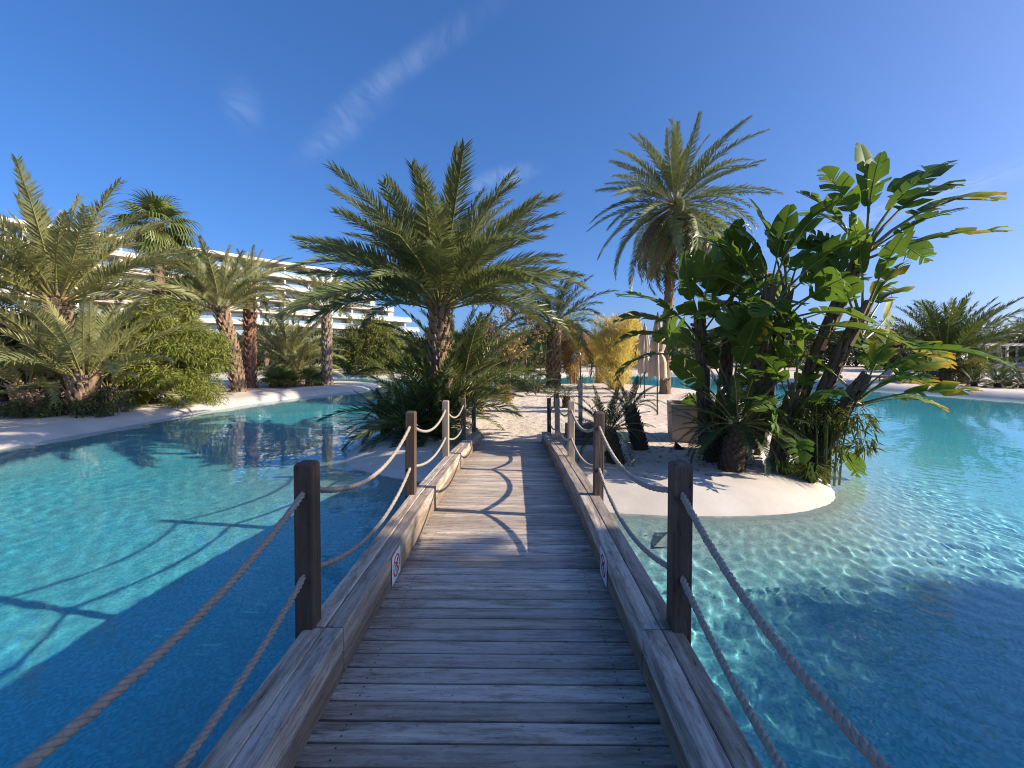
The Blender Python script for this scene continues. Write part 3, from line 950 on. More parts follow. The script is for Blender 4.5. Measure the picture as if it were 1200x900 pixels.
def cycad(loc, h, label, n=34, sc=1.0, r=.15, seed=1, lean=(0, 0), el=(78, 0), group='cycads planted in the sand', base_z=None, bulb=False, kind='cycad'):
    if 'cycad' not in CACHE:
        CACHE['cycad'] = [frond_mesh(1.0, bd, 46, .15, [M['cycad_leaf'], M['rachis']], 40 + k, vee=.35, jit=.08, w=.014, start=.14, droop=.05, r0=.011, fwd=(74, 40)) for k, bd in enumerate((.3, .6, .9, 1.2))]
    z = ground_z(loc[0], loc[1]) if base_z is None else base_z
    root = empty('cycad', (loc[0], loc[1], z))
    tag(root, label, 'cycad', group)
    rr = random.Random(seed)
    pth = trunk_path(h, lean, curve=1.1)
    rads = [r * (1 - .25 * (i / 8)) for i in range(9)]
    if bulb: rads = [r * (.6 + .5 * math.sin(PI * (.15 + .8 * i / 8))) for i in range(9)]
    put('trunk', trunk_mesh(pth, rads, [M['boot_dark'], M['boot_dark']], int(60 + 120 * h), .07, .05, seed, 0, .7), root)
    top = Vector(pth[-1])
    for i in range(n):
        u = (i + .5) / n
        az = i * 2.39996 + rr.uniform(-.15, .15)
        place_leaf('frond', CACHE['cycad'][min(3, int(u * 3.2 + rr.uniform(0, .9)))], root, top + Vector((math.cos(az), math.sin(az), 0)) * r * .4, az, R(el[0] + (el[1] - el[0]) * u + rr.uniform(-5, 5)), rr.uniform(-.2, .2), sc * rr.uniform(.85, 1.1))
    return root

def leaf_cloud(name, mat, centres, per, ll, lw, seed, droop=.35, flat=.0, parent=None, kind=None, spread=1.0, up=0.0):
    """many lance-shaped leaves round the given (centre, radius) clumps; one mesh"""
    rs = np.random.RandomState(seed)
    C = np.array([c[:3] for c in centres], float); Rr = np.array([c[3] for c in centres], float)
    k = np.repeat(np.arange(len(C)), per)
    n = len(k)
    d = rs.normal(size=(n, 3)); d /= np.linalg.norm(d, axis=1)[:, None]
    rad = Rr[k] * rs.uniform(.15, 1, n) ** .5
    p = C[k] + d * rad[:, None] * np.array([1, 1, .85])
    u = d * .55 + rs.normal(size=(n, 3)) * .55 * spread
    u[:, 2] += up - droop * rs.uniform(.3, 1.6, n)
    u /= np.linalg.norm(u, axis=1)[:, None]
    q = rs.normal(size=(n, 3)); wv = np.cross(u, q); wv /= np.linalg.norm(wv, axis=1)[:, None] + 1e-9
    L = ll * rs.uniform(.6, 1.35, n)[:, None]; W = lw * rs.uniform(.7, 1.3, n)[:, None]
    V = np.empty((n, 4, 3))
    V[:, 0] = p; V[:, 1] = p + u * L * .45 + wv * W * .5; V[:, 2] = p + u * L - np.array([0, 0, 1]) * L * .12; V[:, 3] = p + u * L * .45 - wv * W * .5
    me = bpy.data.meshes.new(name)
    me.vertices.add(n * 4); me.vertices.foreach_set('co', V.reshape(-1).astype(np.float32))
    me.loops.add(n * 4); me.loops.foreach_set('vertex_index', np.arange(n * 4, dtype=np.int32))
    me.polygons.add(n); me.polygons.foreach_set('loop_start', np.arange(0, n * 4, 4, dtype=np.int32)); me.polygons.foreach_set('loop_total', np.full(n, 4, np.int32))
    me.materials.append(mat)
    me.update(calc_edges=True); me.validate()
    return put(name, me, parent)

def clumps(rx, ry, h, n, seed, rmin=.25, rmax=.55, z0=.2, shape='round'):
    r = random.Random(seed); out = []
    while len(out) < n:
        x, y, z = r.uniform(-1, 1), r.uniform(-1, 1), r.uniform(0, 1)
        if shape == 'round':
            q = x * x + y * y + (2 * z - .75) ** 2 * .62
            if q > 1 or q < .22: continue
        elif shape == 'fan':   # narrow foot, wide head
            lim = .45 + .55 * math.sin(min(1, z * 1.15) * PI * .55)
            if x * x + y * y > lim * lim: continue
        elif shape == 'ball':
            q = x * x + y * y + (2 * z - 1) ** 2
            if q > 1 or q < .12: continue
        out.append((x * rx, y * ry, z0 + z * (h - z0), r.uniform(rmin, rmax)))
    return out

def bamboo(loc, rx, ry, h, label, mat='bamboo_leaf', n=90, per=170, ll=.24, lw=.034, seed=1, shape='round', group='rounded bamboo clumps', name='bamboo', culm='rachis', rmin=.3, rmax=.6, droop=.5, up=0.0, culms=22):
    z = ground_z(loc[0], loc[1])
    root = empty(name, (loc[0], loc[1], z - .03))
    tag(root, label, 'bamboo' if name == 'bamboo' else 'shrub', group)
    b = MB(); r = random.Random(seed)
    for i in range(culms):
        a = r.uniform(0, 2 * PI); q = r.uniform(.05, .55)
        x, y_ = math.cos(a) * rx * q * .7, math.sin(a) * ry * q * .7
        hh = h * r.uniform(.7, .97)
        b.tube([(x, y_, 0), (x * 1.15, y_ * 1.15, hh * .5), (x * 1.55, y_ * 1.55, hh)], [.022, .017, .006], 5)
    b.build('culms', M[culm], root)
    leaf_cloud('foliage', M[mat], clumps(rx, ry, h, n, seed, rmin, rmax, .15, shape), per, ll, lw, seed, droop, parent=root, up=up)
    return root

def tree(loc, h, cr, label, mat='shrub', n=46, per=120, ll=.30, lw=.13, seed=1, group='trees far behind the pool', trunk=.16, name='leafy_tree', z0=None, rm=(.5, 1.0)):
    z = ground_z(loc[0], loc[1])
    root = empty(name, (loc[0], loc[1], z - .05))
    tag(root, label, 'tree', group)
    b = MB(); r = random.Random(seed)
    b.tube([(0, 0, 0), (r.uniform(-.1, .1), 0, h * .3), (r.uniform(-.2, .2), r.uniform(-.2, .2), h * .62)], [trunk, trunk * .75, trunk * .35], 8)
    for i in range(5):
        a = i * 1.256 + r.uniform(-.3, .3); q = h * r.uniform(.25, .4)
        b.tube([(0, 0, q), (math.cos(a) * cr * .35, math.sin(a) * cr * .35, q + h * .2), (math.cos(a) * cr * .7, math.sin(a) * cr * .7, h * .72)], [trunk * .5, trunk * .32, .02], 6)
    b.build('trunk', M['bark'], root, True)
    leaf_cloud('crown', M[mat], clumps(cr, cr, h, n, seed, rm[0], rm[1], h * .22 if z0 is None else z0, 'ball'), per, ll, lw, seed, .1, parent=root)
    return root

# ------------------------------------------------------------------ planting
CX = .115
def at(px, d): return CX + (px - 605) / 490 * d     # lateral position of a bearing at distance d

# --- island
date_palm((at(515, 11.6), 11.6), 3.55, 'big date palm with spreading crown beside the left end of the footbridge', 'hero', 78, .96, (.24, .23), el=(78, 17), bm_=2.3, boots=150, bl=.22, seed=3, bm='boot', dead=0)
date_palm((at(502, 10.95), 10.95), .35, 'young date palm of dark upright fronds at the foot of the big date palm', 'green', 34, .78, (.16, .14), el=(84, 22), boots=20, seed=12, group='young palms under the big date palm', name='young_date_palm')
date_palm((at(540, 12.9), 12.9), .95, 'young date palm of yellow-green fronds leaning over the sand path', 'green', 34, .98, (.16, .14), el=(86, 34), boots=20, seed=13, group='young palms under the big date palm', name='young_date_palm')
date_palm((at(560, 15.5), 15.5), .3, 'bright young palm at the edge of the sand path behind the big date palm', 'green', 24, .62, (.14, .12), el=(82, 25), boots=16, seed=14, group='young palms under the big date palm', name='young_date_palm')
cycad((at(478, 10.4), 10.4), .25, 'dark cycad spilling its fronds over the white rim left of the footbridge', 40, 1.42, .17, 21, el=(72, -18))
cycad((at(520, 10.7), 10.7), .35, 'dark cycad pressed against the end posts of the left rope rail', 36, 1.3, .16, 22, el=(80, -5))
cycad((at(455, 11.6), 11.4), .2, 'cycad behind the dark cycads close to the pool channel', 30, 1.2, .15, 23, el=(75, 0))
bamboo((at(588, 17.5), 18.5), .55, .5, .75, 'low dry shrub at the left edge of the sand path', 'seed', 14, 90, .14, .03, 31, 'round', 'low shrubs along the sand path', 'low_shrub', rmin=.14, rmax=.25, culms=5)
tree((at(597, 20), 20), 4.6, 1.5, 'slender tree hung with brown seed clusters behind the sand path', 'seed', 30, 70, .16, .06, 33, 'trees on the island', .07, z0=1.9, rm=(.25, .5))
tree((at(570, 21), 21), 3.6, 1.6, 'green bushy tree behind the young palms on the island', 'shrub', 34, 110, .2, .08, 34, 'trees on the island', .09, z0=.6, rm=(.3, .6))
date_palm((at(649, 25.5), 25.5), 3.9, 'date palm with scaly brown trunk at the far end of the sand path', 'green', 44, 1.18, (.36, .32), el=(82, -25), boots=170, bl=.26, seed=5, dead=4)
date_palm((at(612, 24.5), 24.5), .4, 'low palm with arching fronds left of the scaly trunk', 'grey', 26, .72, (.18, .16), el=(80, 0), boots=20, seed=15, group='young palms at the far end of the path', name='young_date_palm')
date_palm((at(628, 22.5), 22.5), .2, 'small dark palm in front of the scaly trunk', 'green', 22, .5, (.14, .12), el=(75, 0), boots=12, seed=16, group='young palms at the far end of the path', name='young_date_palm')
date_palm((at(779, 21.5), 21.5), 9.7, 'tall date palm with drooping skirt of fronds beside the closed parasols', 'date', 88, 1.16, (.25, .21), (0.45, 0), el=(88, -62), dead=22, boots=120, bl=.14, bm='trunk', tm='trunk', seed=6, boot_from=.0, flare=.25)
bamboo((at(722, 24.5), 24.5), 1.25, 1.1, 4.0, 'golden yellow bamboo clump behind the shower', 'golden', 150, 80, .36, .028, 41, 'fan', 'golden bamboo on the sand', culm='golden', rmin=.2, rmax=.5, droop=-.1, up=1.1, culms=110)
bamboo((at(668, 30), 28.5), 1.1, 1.0, 4.2, 'tan dried bamboo clump right of the scaly palm trunk', 'tan', 46, 190, .34, .03, 42, 'fan', 'golden bamboo on the sand', culm='tan', rmin=.25, rmax=.42, droop=.0, up=.5, culms=46)
bamboo((at(700, 30), 29.0), .8, .8, 3.0, 'thin pale bamboo between the tan and the golden clump', 'golden', 22, 140, .34, .03, 43, 'fan', 'golden bamboo on the sand', culm='tan', rmin=.25, rmax=.42, droop=.0, up=.5, culms=30)

# cycads by the shower and under the strelitzia
cycad((at(724, 8.2), 8.2), .62, 'dark cycad with stiff fronds beside the leaning trunk', 34, .88, .17, 24, lean=(-.18, .05), el=(80, -8))
cycad((at(752, 9.3), 9.3), .95, 'cycad with dark trunk leaning over the sand beside the planter', 20, .80, .17, 25, lean=(-.30, -.1), el=(75, 15))
cycad((at(652, 16.5), 16.5), .5, 'small cycad with thin trunk behind the right rope rail', 22, .52, .09, 26, el=(70, -20), group='small cycads by the sand path')
cycad((at(664, 16.2), 16.2), .42, 'small cycad with bulbous base beside the shower', 20, .48, .13, 27, el=(70, -10), group='small cycads by the sand path', bulb=True)
cycad((at(856, 7.75), 7.75), .85, 'cycad with thick ringed trunk on the sand before the strelitzia', 40, 1.12, .23, 28, lean=(.12, .0), el=(80, -22))
cycad((at(838, 8.3), 8.35), .55, 'cycad half hidden behind the thick ringed trunk', 26, .85, .18, 29, el=(75, -10))
cycad((at(678, 24), 23.5), .3, 'far cycad between the bamboo and the shower', 20, .75, .12, 30, group='small cycads by the sand path')

# strelitzia clump: stems with fans of torn paddle leaves
BG = [banana_mesh(60 + i, [M['banana_leaf'], M['petiole']], bend=bd, tatter=tt, fold=fo) for i, (bd, tt, fo) in enumerate(((.35, .35, .3), (.7, .7, .35), (1.0, .85, .3), (1.35, .95, .25), (.9, .6, .45), (1.1, 1.0, .3)))]
BY = [banana_mesh(80 + i, [M['banana_yellow'], M['petiole']], bend=bd, tatter=tt, fold=fo) for i, (bd, tt, fo) in enumerate(((.6, .8, .3), (1.0, .95, .3), (1.3, 1.0, .25), (.8, .9, .35)))]
def strelitzia(base, crown, n, az, label, sc=1.0, seed=1, yellow=0.0, tilt=0.0, spread=68, yside=1):
    n += 1
    z = ground_z(*base)
    root = empty('strelitzia', (base[0], base[1], z))
    tag(root, label, 'strelitzia', 'strelitzia stems on the island')
    rr = random.Random(seed)
    rel = Vector((crown[0] - base[0], crown[1] - base[1], crown[2] - z))
    pth = [Vector((rel.x * (i / 8) ** 1.3, rel.y * (i / 8) ** 1.3, -.12 + (rel.z + .12) * i / 8)) for i in range(9)]
    put('stem', trunk_mesh(pth, [.085 - .035 * i / 8 for i in range(9)], [M['stem'], M['stem']], int(14 + 14 * rel.z), .26, .085, seed, .1, .16, 'stem'), root)
    for i in range(n):
        u = (i + .5) / n
        side = 1 if i % 2 else -1
        el = 88 - spread * 1.25 * u ** .9 + rr.uniform(-8, 8)
        a = az + (0 if side > 0 else PI) + rr.uniform(-.8, .8)
        # lean of the fan toward +X side when tilt is set
        if tilt: el += (-tilt if math.cos(a) > 0 else tilt * .6)
        yel = rr.random() < yellow and math.cos(a) * yside > -.3 and u > .25
        me = (BY[rr.randrange(4)] if yel else BG[min(5, max(0, int(u * 4 + rr.uniform(-.5, 1.7))))])
        place_leaf('leaf', me, root, pth[-1] - Vector((0, 0, .85 * u + .1)), a, R(el), rr.uniform(-.5, .5) + (R(90) if rr.random() < .3 else 0) * side, sc * rr.uniform(.82, 1.12))
    return root
strelitzia((4.15, 8.9), (3.95, 8.8, 2.25), 13, R(170), 'strelitzia stem nearest the closed parasols with glossy dark leaves', .84, 1, .05, spread=66)
strelitzia((4.6, 9.2), (4.75, 9.1, 2.45), 13, R(40), 'short strelitzia stem rising behind the cycads', .84, 2, .10)
strelitzia((4.85, 8.6), (5.15, 8.4, 2.85), 15, R(150), 'upright strelitzia stem with dense dark crown in the middle of the clump', .86, 3, .15)
strelitzia((5.25, 8.9), (5.75, 8.8, 2.75), 15, R(20), 'strelitzia stem with dark crown beside the tall leaning one', .9, 4, .2)
tall = strelitzia((5.5, 8.5), (7.15, 8.5, 3.75), -1, R(5), 'tallest strelitzia stem leaning right with long torn leaves against the sky', 1.12, 5, .45)
for az_, el_, me_, sc_, ro_ in ((0, 88, BG[0], .80, .2), (20, 84, BG[0], .95, 1.5), (-6, 63, BG[2], 1.18, .5), (4, 53, BG[2], 1.22, .3), (-3, 43, BY[1], 1.32, .2), (170, 74, BG[4], .8, .6), (190, 56, BG[1], .78, -.4), (-60, 66, BG[4], .8, .8), (100, 60, BG[2], .85, 0), (175, 34, BG[3], .7, 0), (-25, 22, BY[0], .95, .3), (25, 30, BG[3], .95, -.3), (-80, 30, BG[1], .75, .2)):
    place_leaf('leaf', me_, tall, (1.65 - .25 * (1 - el_ / 90), 0, 3.75 + .61 - .45 * (1 - el_ / 90)), R(az_), R(el_), ro_, sc_)
strelitzia((5.6, 8.2), (6.75, 8.1, 2.35), 12, R(-10), 'leaning strelitzia stem with yellowing leaves below the tallest one', .88, 6, .6, tilt=6, spread=66)
low = strelitzia((5.65, 7.9), (6.45, 7.7, 1.05), -1, R(-15), 'low strelitzia shoot with yellow leaf edges hanging over the water', .84, 7, .75)
for az_, el_, me_, sc_, ro_ in ((-18, 44, BY[1], .98, .5), (12, 34, BY[2], 1.0, -.3), (-42, 24, BY[0], .92, .4), (34, 52, BG[2], .9, .2), (0, 64, BY[3], .88, 1.0), (-8, 18, BY[1], .9, .2), (160, 52, BG[1], .8, 0), (200, 30, BG[3], .8, .3), (-90, 40, BG[4], .75, .4), (90, 42, BG[2], .8, 0), (-65, 58, BY[2], .8, .7), (50, 20, BY[0], .85, -.2)):
    place_leaf('leaf', me_, low, (.8 - .15 * (1 - el_ / 90), -.2, 1.05 + .61 - .4 * (1 - el_ / 90)), R(az_), R(el_), ro_, sc_ * .74)
strelitzia((5.1, 8.1), (5.3, 7.9, .75), 9, R(60), 'low strelitzia shoot with broad leaves in the heart of the clump', .75, 8, .25)
strelitzia((4.4, 8.5), (4.4, 8.3, .95), 9, R(120), 'low strelitzia shoot behind the thick cycad trunk', .75, 9, .1)
bamboo((5.75, 7.75), .75, .6, 1.5, 'low bamboo with drooping leaves at the foot of the strelitzia', 'bamboo_dark', 26, 110, .2, .026, 51, 'fan', 'low shrubs along the sand path', rmin=.15, rmax=.32, droop=.8, culms=16)
# strappy plant at the foot of the strelitzia
b = MB(); rr = random.Random(5)
for i in range(70):
    a = rr.uniform(0, 2 * PI); L = rr.uniform(.4, .75); e = rr.uniform(.5, 1.3)
    d = Vector((math.cos(a), math.sin(a), 0)); s = Vector((-math.sin(a), math.cos(a), 0)) * .016
    p0 = d * .05; p1 = d * (L * .45 * math.cos(e)) + Vector((0, 0, L * .5 * math.sin(e) + .1)); p2 = d * (L * .9) + Vector((0, 0, L * .4 * math.sin(e)))
    b.add([p0 - s, p0 + s, p1 + s, p1 - s, p2], [(0, 1, 2, 3), (3, 2, 4)])
strap_me = b.mesh('strap_leaves', M['grass'])
for (x, y_, s_, lb) in ((5.35, 7.45, .9, 'strappy green plant arching onto the white rim'), (4.95, 7.6, .7, 'strappy green plant between the rim plant and the cycad')):
    tag(put('strappy_plant', strap_me, None, (x, y_, ground_z(x, y_) - .02), (0, 0, rr.uniform(0, 6)), s_), lb, 'plant')

# --- left bank
P_L = 'palm trees on the left bank'
date_palm((at(62, 15.6), 15.6), 4.25, 'large date palm with pale grey-green crown above the bank stumps', 'grey', 52, 1.32, (.36, .32), bm_=2.6, el=(86, 14), boots=130, bl=.28, seed=41, group=P_L)
date_palm((at(92, 14.6), 14.6), 1.35, 'date palm on thick fibrous stump with fronds arching over the bamboo', 'grey', 28, 1.05, (.40, .36), bm_=2.4, el=(82, 26), boots=90, bl=.28, seed=42, group=P_L)
date_palm((at(35, 14.2), 14.2), 1.0, 'leaning fibrous palm stump with short fronds at the bank edge', 'grey', 18, .85, (.36, .30), (-.45, .1), el=(75, 5), boots=90, bl=.28, seed=43, group=P_L)
date_palm((at(-30, 16), 16), 2.2, 'date palm at the far left of the stumps with fronds reaching inwards', 'green', 30, 1.1, (.32, .28), el=(80, -5), boots=80, bl=.25, seed=44, group=P_L)
date_palm((at(128, 15.6), 15.4), .8, 'small stump palm between the thick stump and the bamboo', 'grey', 10, .8, (.17, .15), el=(70, 10), boots=40, bl=.2, seed=45, group=P_L)
bamboo((at(75, 14.4), 13.95), 2.1, .5, .6, 'low dark shrub along the foot of the palm stumps', 'shrub', 40, 80, .13, .04, 52, 'round', 'low shrubs on the left bank', 'low_shrub', rmin=.15, rmax=.26, culms=6)
bamboo((at(135, 15), 14.7), .7, .5, .9, 'low dry grey shrub between the stumps and the bamboo', 'olive', 20, 80, .14, .03, 53, 'round', 'low shrubs on the left bank', 'low_shrub', rmin=.15, rmax=.28, culms=6)
bamboo((at(190, 17.6), 17.6), 2.3, 1.8, 4.2, 'broad yellow-green bamboo mound beside the palm stumps', 'bamboo_leaf', 190, 190, .24, .032, 54, rmin=.3, rmax=.6)
tree((at(20, 19), 19.5), 4.6, 2.2, 'dark shrubby tree behind the large grey-green palm', 'shrub', 46, 130, .22, .1, 55, 'trees on the left bank', z0=.2)
tree((at(-40, 17), 18.0), 4.0, 2.2, 'dark shrubby tree behind the leftmost date palm', 'shrub', 46, 130, .22, .1, 57, 'trees on the left bank', z0=.2)
tree((at(120, 21), 20.5), 3.8, 1.9, 'dark shrubby tree behind the bamboo mound', 'shrub', 40, 120, .22, .1, 56, 'trees on the left bank', z0=.2)
fan_palm((at(184, 22.5), 22.5), 9.0, 'tall fan palm with reddish trunk before the hotel', 24, 1.12, (.34, .26), 61)
fan_palm((at(216, 24.5), 24.5), 6.6, 'shorter fan palm with dark hanging leaves beside the tall one', 18, 1.2, (.26, .2), 62, el=(60, -60), group='fan palms on the left bank')
date_palm((at(277, 22.6), 22.6), 4.6, 'date palm with curved leaning trunk beside the bamboo mound', 'grey', 44, 1.05, (.30, .30), (-.95, 0), bm_=2.4, el=(86, 18), boots=150, bl=.24, seed=46, group=P_L)
date_palm((at(291, 25), 25), 6.2, 'date palm with straight reddish trunk behind the curved trunk', 'grey', 30, .80, (.27, .27), el=(80, 0), boots=190, bl=.24, bm='boot_red', seed=47, group=P_L)
date_palm((at(337, 30), 30), 1.6, 'multi-stemmed date palm with pale upright fronds behind the small fan palms', 'grey', 36, 1.2, (.34, .3), bm_=2.4, el=(86, 25), boots=50, seed=48, group=P_L)
date_palm((at(347, 29), 29), .8, 'low date palm at the foot of the multi-stemmed one', 'grey', 26, .85, (.26, .22), el=(80, 5), boots=40, seed=49, group=P_L)
date_palm((at(382, 27), 27), 5.0, 'date palm with slender straight trunk near the tip of the left bank', 'grey', 34, .92, (.27, .25), bm_=2.4, el=(84, 14), boots=170, bl=.22, bm='trunk_grey', tm='trunk_grey', seed=50, group=P_L)
bamboo((at(415, 37), 40.5), 2.9, 2.4, 5.6, 'large round olive-green bamboo beyond the left bank', 'bamboo_dark', 170, 150, .30, .06, 58, rmin=.4, rmax=.8)
for i, (px, d, h, lb) in enumerate(((318, 25.5, .35, 'beside the reddish trunk'), (328, 26.5, .55, 'between the reddish and the slender trunk'), (338, 25.8, .3, 'in front of the multi-stemmed palm'), (360, 26.5, .45, 'left of the slender trunk'), (371, 27.0, .25, 'right beside the slender trunk'))):
    fan_palm((at(px, d), d), h, 'young fan palm in the sand ' + lb, 12, .60, (.13, .11), 70 + i, el=(85, 28), boots=20, bm='boot', group='young fan palms on the left bank', name='young_fan_palm')
for i, (px, d, h) in enumerate(((446, 43, 3.4), (452, 45, 4.4), (460, 47, 3.0))):
    fan_palm((at(px, d), d), h, ['pale fan palm beside the round olive bamboo', 'tallest of the pale fan palms by the olive bamboo', 'pale fan palm farthest from the olive bamboo'][i], 16, 1.1, (.14, .12), 76 + i, bm='trunk_grey', el=(70, -30), boots=20, group='pale fan palms beyond the left bank')

# --- shade trees on the near right bank, out of the frame: their shadow lies over the near deck and pool
for i, (x, y_, h, cr) in enumerate(((14.6, -2.5, 9.8, 3.4), (19.8, -4.0, 13, 3.8), (24.5, -5.6, 15, 4.2))):
    tree((x, y_), h, cr, ['dense shade tree on the near right bank closest to the water', 'tall shade tree in the middle of the right bank', 'tallest shade tree on the right bank'][i],
         'shrub', 150, 130, .36, .18, 90 + i, 'shade trees on the right bank', .22, z0=h * .12, rm=(.6, 1.2))

bamboo((17.8, .45), 2.7, 2.9, 6.6, 'dense bamboo clump on the near right bank before the shade trees', 'bamboo_dark', 190, 130, .32, .07, 97, rmin=.4, rmax=.7, group='shade trees on the right bank')

# ------------------------------------------------------------------ things on the island
M['canvas'] = plain('parasol_canvas', (.50, .40, .30), .85, var=.18, scale=4, bump=.2, bscale=40)
M['dark_metal'] = plain('dark_metal', (.05, .05, .052), .45, .6, var=.2)
M['steel'] = plain('brushed_steel', (.33, .33, .34), .35, .8, var=.15, scale=8)
M['concrete'] = plain('planter_concrete', (.36, .30, .25), .85, var=.22, scale=3, bump=.3, bscale=30)
M['black'] = plain('black_plastic', (.015, .015, .016), .5, var=.2)
def parasol(loc, label, h=3.45, cb=1.35, seed=1, z=None, sc=1.0):
    z = ground_z(*loc) if z is None else z
    root = empty('closed_parasol', (loc[0], loc[1], z), seed * 1.3)
    tag(root, label, 'parasol', 'closed parasols')
    r = random.Random(seed)
    b = MB(); b.tube([(0, 0, -.1), (0, 0, h - .05)], .024, 10); b.build('pole', M['dark_metal'], root, True)
    b = MB(); b.tube([(0, 0, h - .08), (0, 0, h), (0, 0, h + .06)], [.03, .026, .012], 8); b.build('finial', M['dark_metal'], root)
    # folded cloth: eight soft pleats, tied two thirds down, flaring to a ragged hem
    b = MB(); n = 48; rows = 16; vs = []; fs = []
    for k in range(rows + 1):
        t = k / rows
        zz = h - .04 - (h - cb) * t
        base = .035 + .27 * min(1, t * 1.7) ** .8
        tie = 1 - .42 * math.exp(-((t - .62) / .06) ** 2)
        base *= tie * (1 + .25 * max(0, t - .7))
        for i in range(n):
            a = 2 * PI * i / n
            fold = .5 + .5 * math.cos(8 * a + .5 * math.sin(3 * t + seed))
            rad = base * (.58 + .42 * fold * (1 - .35 * math.exp(-((t - .62) / .05) ** 2)))
            rad += .012 * math.sin(5 * a + 7 * t + seed)
            dz = -.13 * fold * t ** 3 + .05 * math.sin(3 * a + seed) * t ** 3
            vs.append((rad * math.cos(a), rad * math.sin(a), zz + dz))
    for k in range(rows):
        for i in range(n):
            j = (i + 1) % n
            fs.append((k * n + i, k * n + j, (k + 1) * n + j, (k + 1) * n + i))
    b.add(vs, fs)
    can = b.build('canopy', M['canvas'], root, True)
    b = MB(); zt = h - .04 - (h - cb) * .62
    b.tube([(0, 0, zt - .035), (0, 0, zt + .035)], .20, 20, cap=False); b.build('tie_strap', M['canvas'], can)
    root.scale = (sc,) * 3
    return root
parasol((at(770, 14.7), 14.7), 'closed beige parasol nearest the planter', 3.55, 1.42, 1)
parasol((at(755, 19.9), 19.9), 'closed beige parasol between the tall palm and the nearer parasol', 3.5, 1.3, 2)
parasol((at(750.5, 25.5), 25.5), 'closed beige parasol farthest along the sand', 3.5, 1.3, 3)

# shower on a timber platform
sx_, sy_ = at(681, 10.5), 10.5
pl = empty('shower_platform', (sx_ + .18, sy_ + .05, ground_z(sx_ + .18, sy_) - .02))
tag(pl, 'low dark timber platform under the shower', 'platform')
for i in range(9):
    b = MB(); b.bbox((0, 0, 0), (1.05, .105, .03), .004)
    put('plank', b.mesh('plank', M['slab_wood']), pl, (0, -.48 + i * .112, .285))
for (x, y_, w_, d_) in ((0, -.52, 1.05, .05), (0, .44, 1.05, .05), (-.49, -.04, .05, .90), (.49, -.04, .05, .90)):
    b = MB(); b.box((0, 0, 0), (w_, d_, .30)); put('skirting', b.mesh('skirting', M['slab_wood']), pl, (x, y_, .115))
b = MB(); b.bbox((0, 0, 0), (.9, .28, .14), .006); put('step', b.mesh('step', M['slab_wood']), pl, (-.1, -.70, .05))
sh = empty('outdoor_shower', (sx_, sy_ + .12, pl.location.z + .30))
tag(sh, 'tall steel outdoor shower with curved head on the timber platform', 'shower')
b = MB(); b.box((0, 0, .58), (.10, .09, 1.16)); b.build('column', M['steel'], sh)
b = MB(); pts = [(0, 0, 1.1), (0, 0, 1.75)] + [(-.09 + .09 * math.cos(a), 0, 1.75 + .09 * math.sin(a) * 1.3) for a in [R(20 * k) for k in range(1, 10)]] + [(-.18, 0, 1.66)]
b.tube(pts, .021, 10); b.build('pipe', M['steel'], sh, True)
b = MB(); b.tube([(-.18, 0, 1.68), (-.18, 0, 1.63), (-.18, 0, 1.615)], [.02, .05, .055], 12); b.build('shower_head', M['steel'], sh, True)
b = MB(); b.tube([(0, -.045, .75), (0, -.085, .75)], .022, 10); b.build('tap', M['steel'], sh)
b = MB(); b.box((0, 0, .006), (.22, .22, .012)); b.build('foot_plate', M['steel'], sh)

# concrete planter
px_, py_ = at(810, 10.4), 10.4
g = empty('concrete_planter', (px_, py_, ground_z(px_, py_) - .04), R(-14))
tag(g, 'square beige concrete planter on the sand beside the strelitzia', 'planter')
b = MB(); o_, i_, H_ = .50, .43, .92
vs = [(-o_, -o_, 0), (o_, -o_, 0), (o_, o_, 0), (-o_, o_, 0)]
q = 1.05
vs += [(-o_ * q, -o_ * q, H_), (o_ * q, -o_ * q, H_), (o_ * q, o_ * q, H_), (-o_ * q, o_ * q, H_)]
vs += [(-i_, -i_, H_), (i_, -i_, H_), (i_, i_, H_), (-i_, i_, H_), (-i_, -i_, H_ - .12), (i_, -i_, H_ - .12), (i_, i_, H_ - .12), (-i_, i_, H_ - .12)]
fs = [(3, 2, 1, 0)]
for r_ in (0, 4, 8):
    for k in range(4): fs.append((r_ + k, r_ + (k + 1) % 4, r_ + 4 + (k + 1) % 4, r_ + 4 + k))
b.add(vs, fs); b.build('tub', M['concrete'], g)
b = MB(); b.box((0, 0, H_ - .105), (.84, .84, .03)); b.build('soil', M['boot_dark'], g)
tuft = tag(put('strappy_plant', strap_me, None, (px_, py_, g.location.z + H_ - .1), (0, 0, 1), .8), 'strappy green plant growing in the concrete planter', 'plant')
# small black wedge on the sand, submerged pyramid, drains
wx, wy = at(795, 9.3), 9.3
b = MB(); b.add([(-.09, -.06, 0), (.13, -.06, 0), (.10, .07, 0), (-.09, .07, 0), (-.07, 0, .19)], [(3, 2, 1, 0), (0, 1, 4), (1, 2, 4), (2, 3, 4), (3, 0, 4)])
tag(b.build('wedge', M['black'], None, loc=(wx, wy, ground_z(wx, wy) - .012)), 'small black wedge-shaped object lying on the sand before the planter', 'wedge')
bx_, by_ = at(783, 5.75), 5.75
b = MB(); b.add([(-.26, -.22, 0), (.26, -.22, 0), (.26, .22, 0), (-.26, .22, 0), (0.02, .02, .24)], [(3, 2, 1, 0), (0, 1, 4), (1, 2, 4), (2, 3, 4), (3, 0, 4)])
tag(b.build('submerged_pyramid', M['floor'], None, loc=(bx_, by_, ground_z(bx_, by_) - .05)), 'small pale pyramid block under the shallow water beside the right rail', 'block')
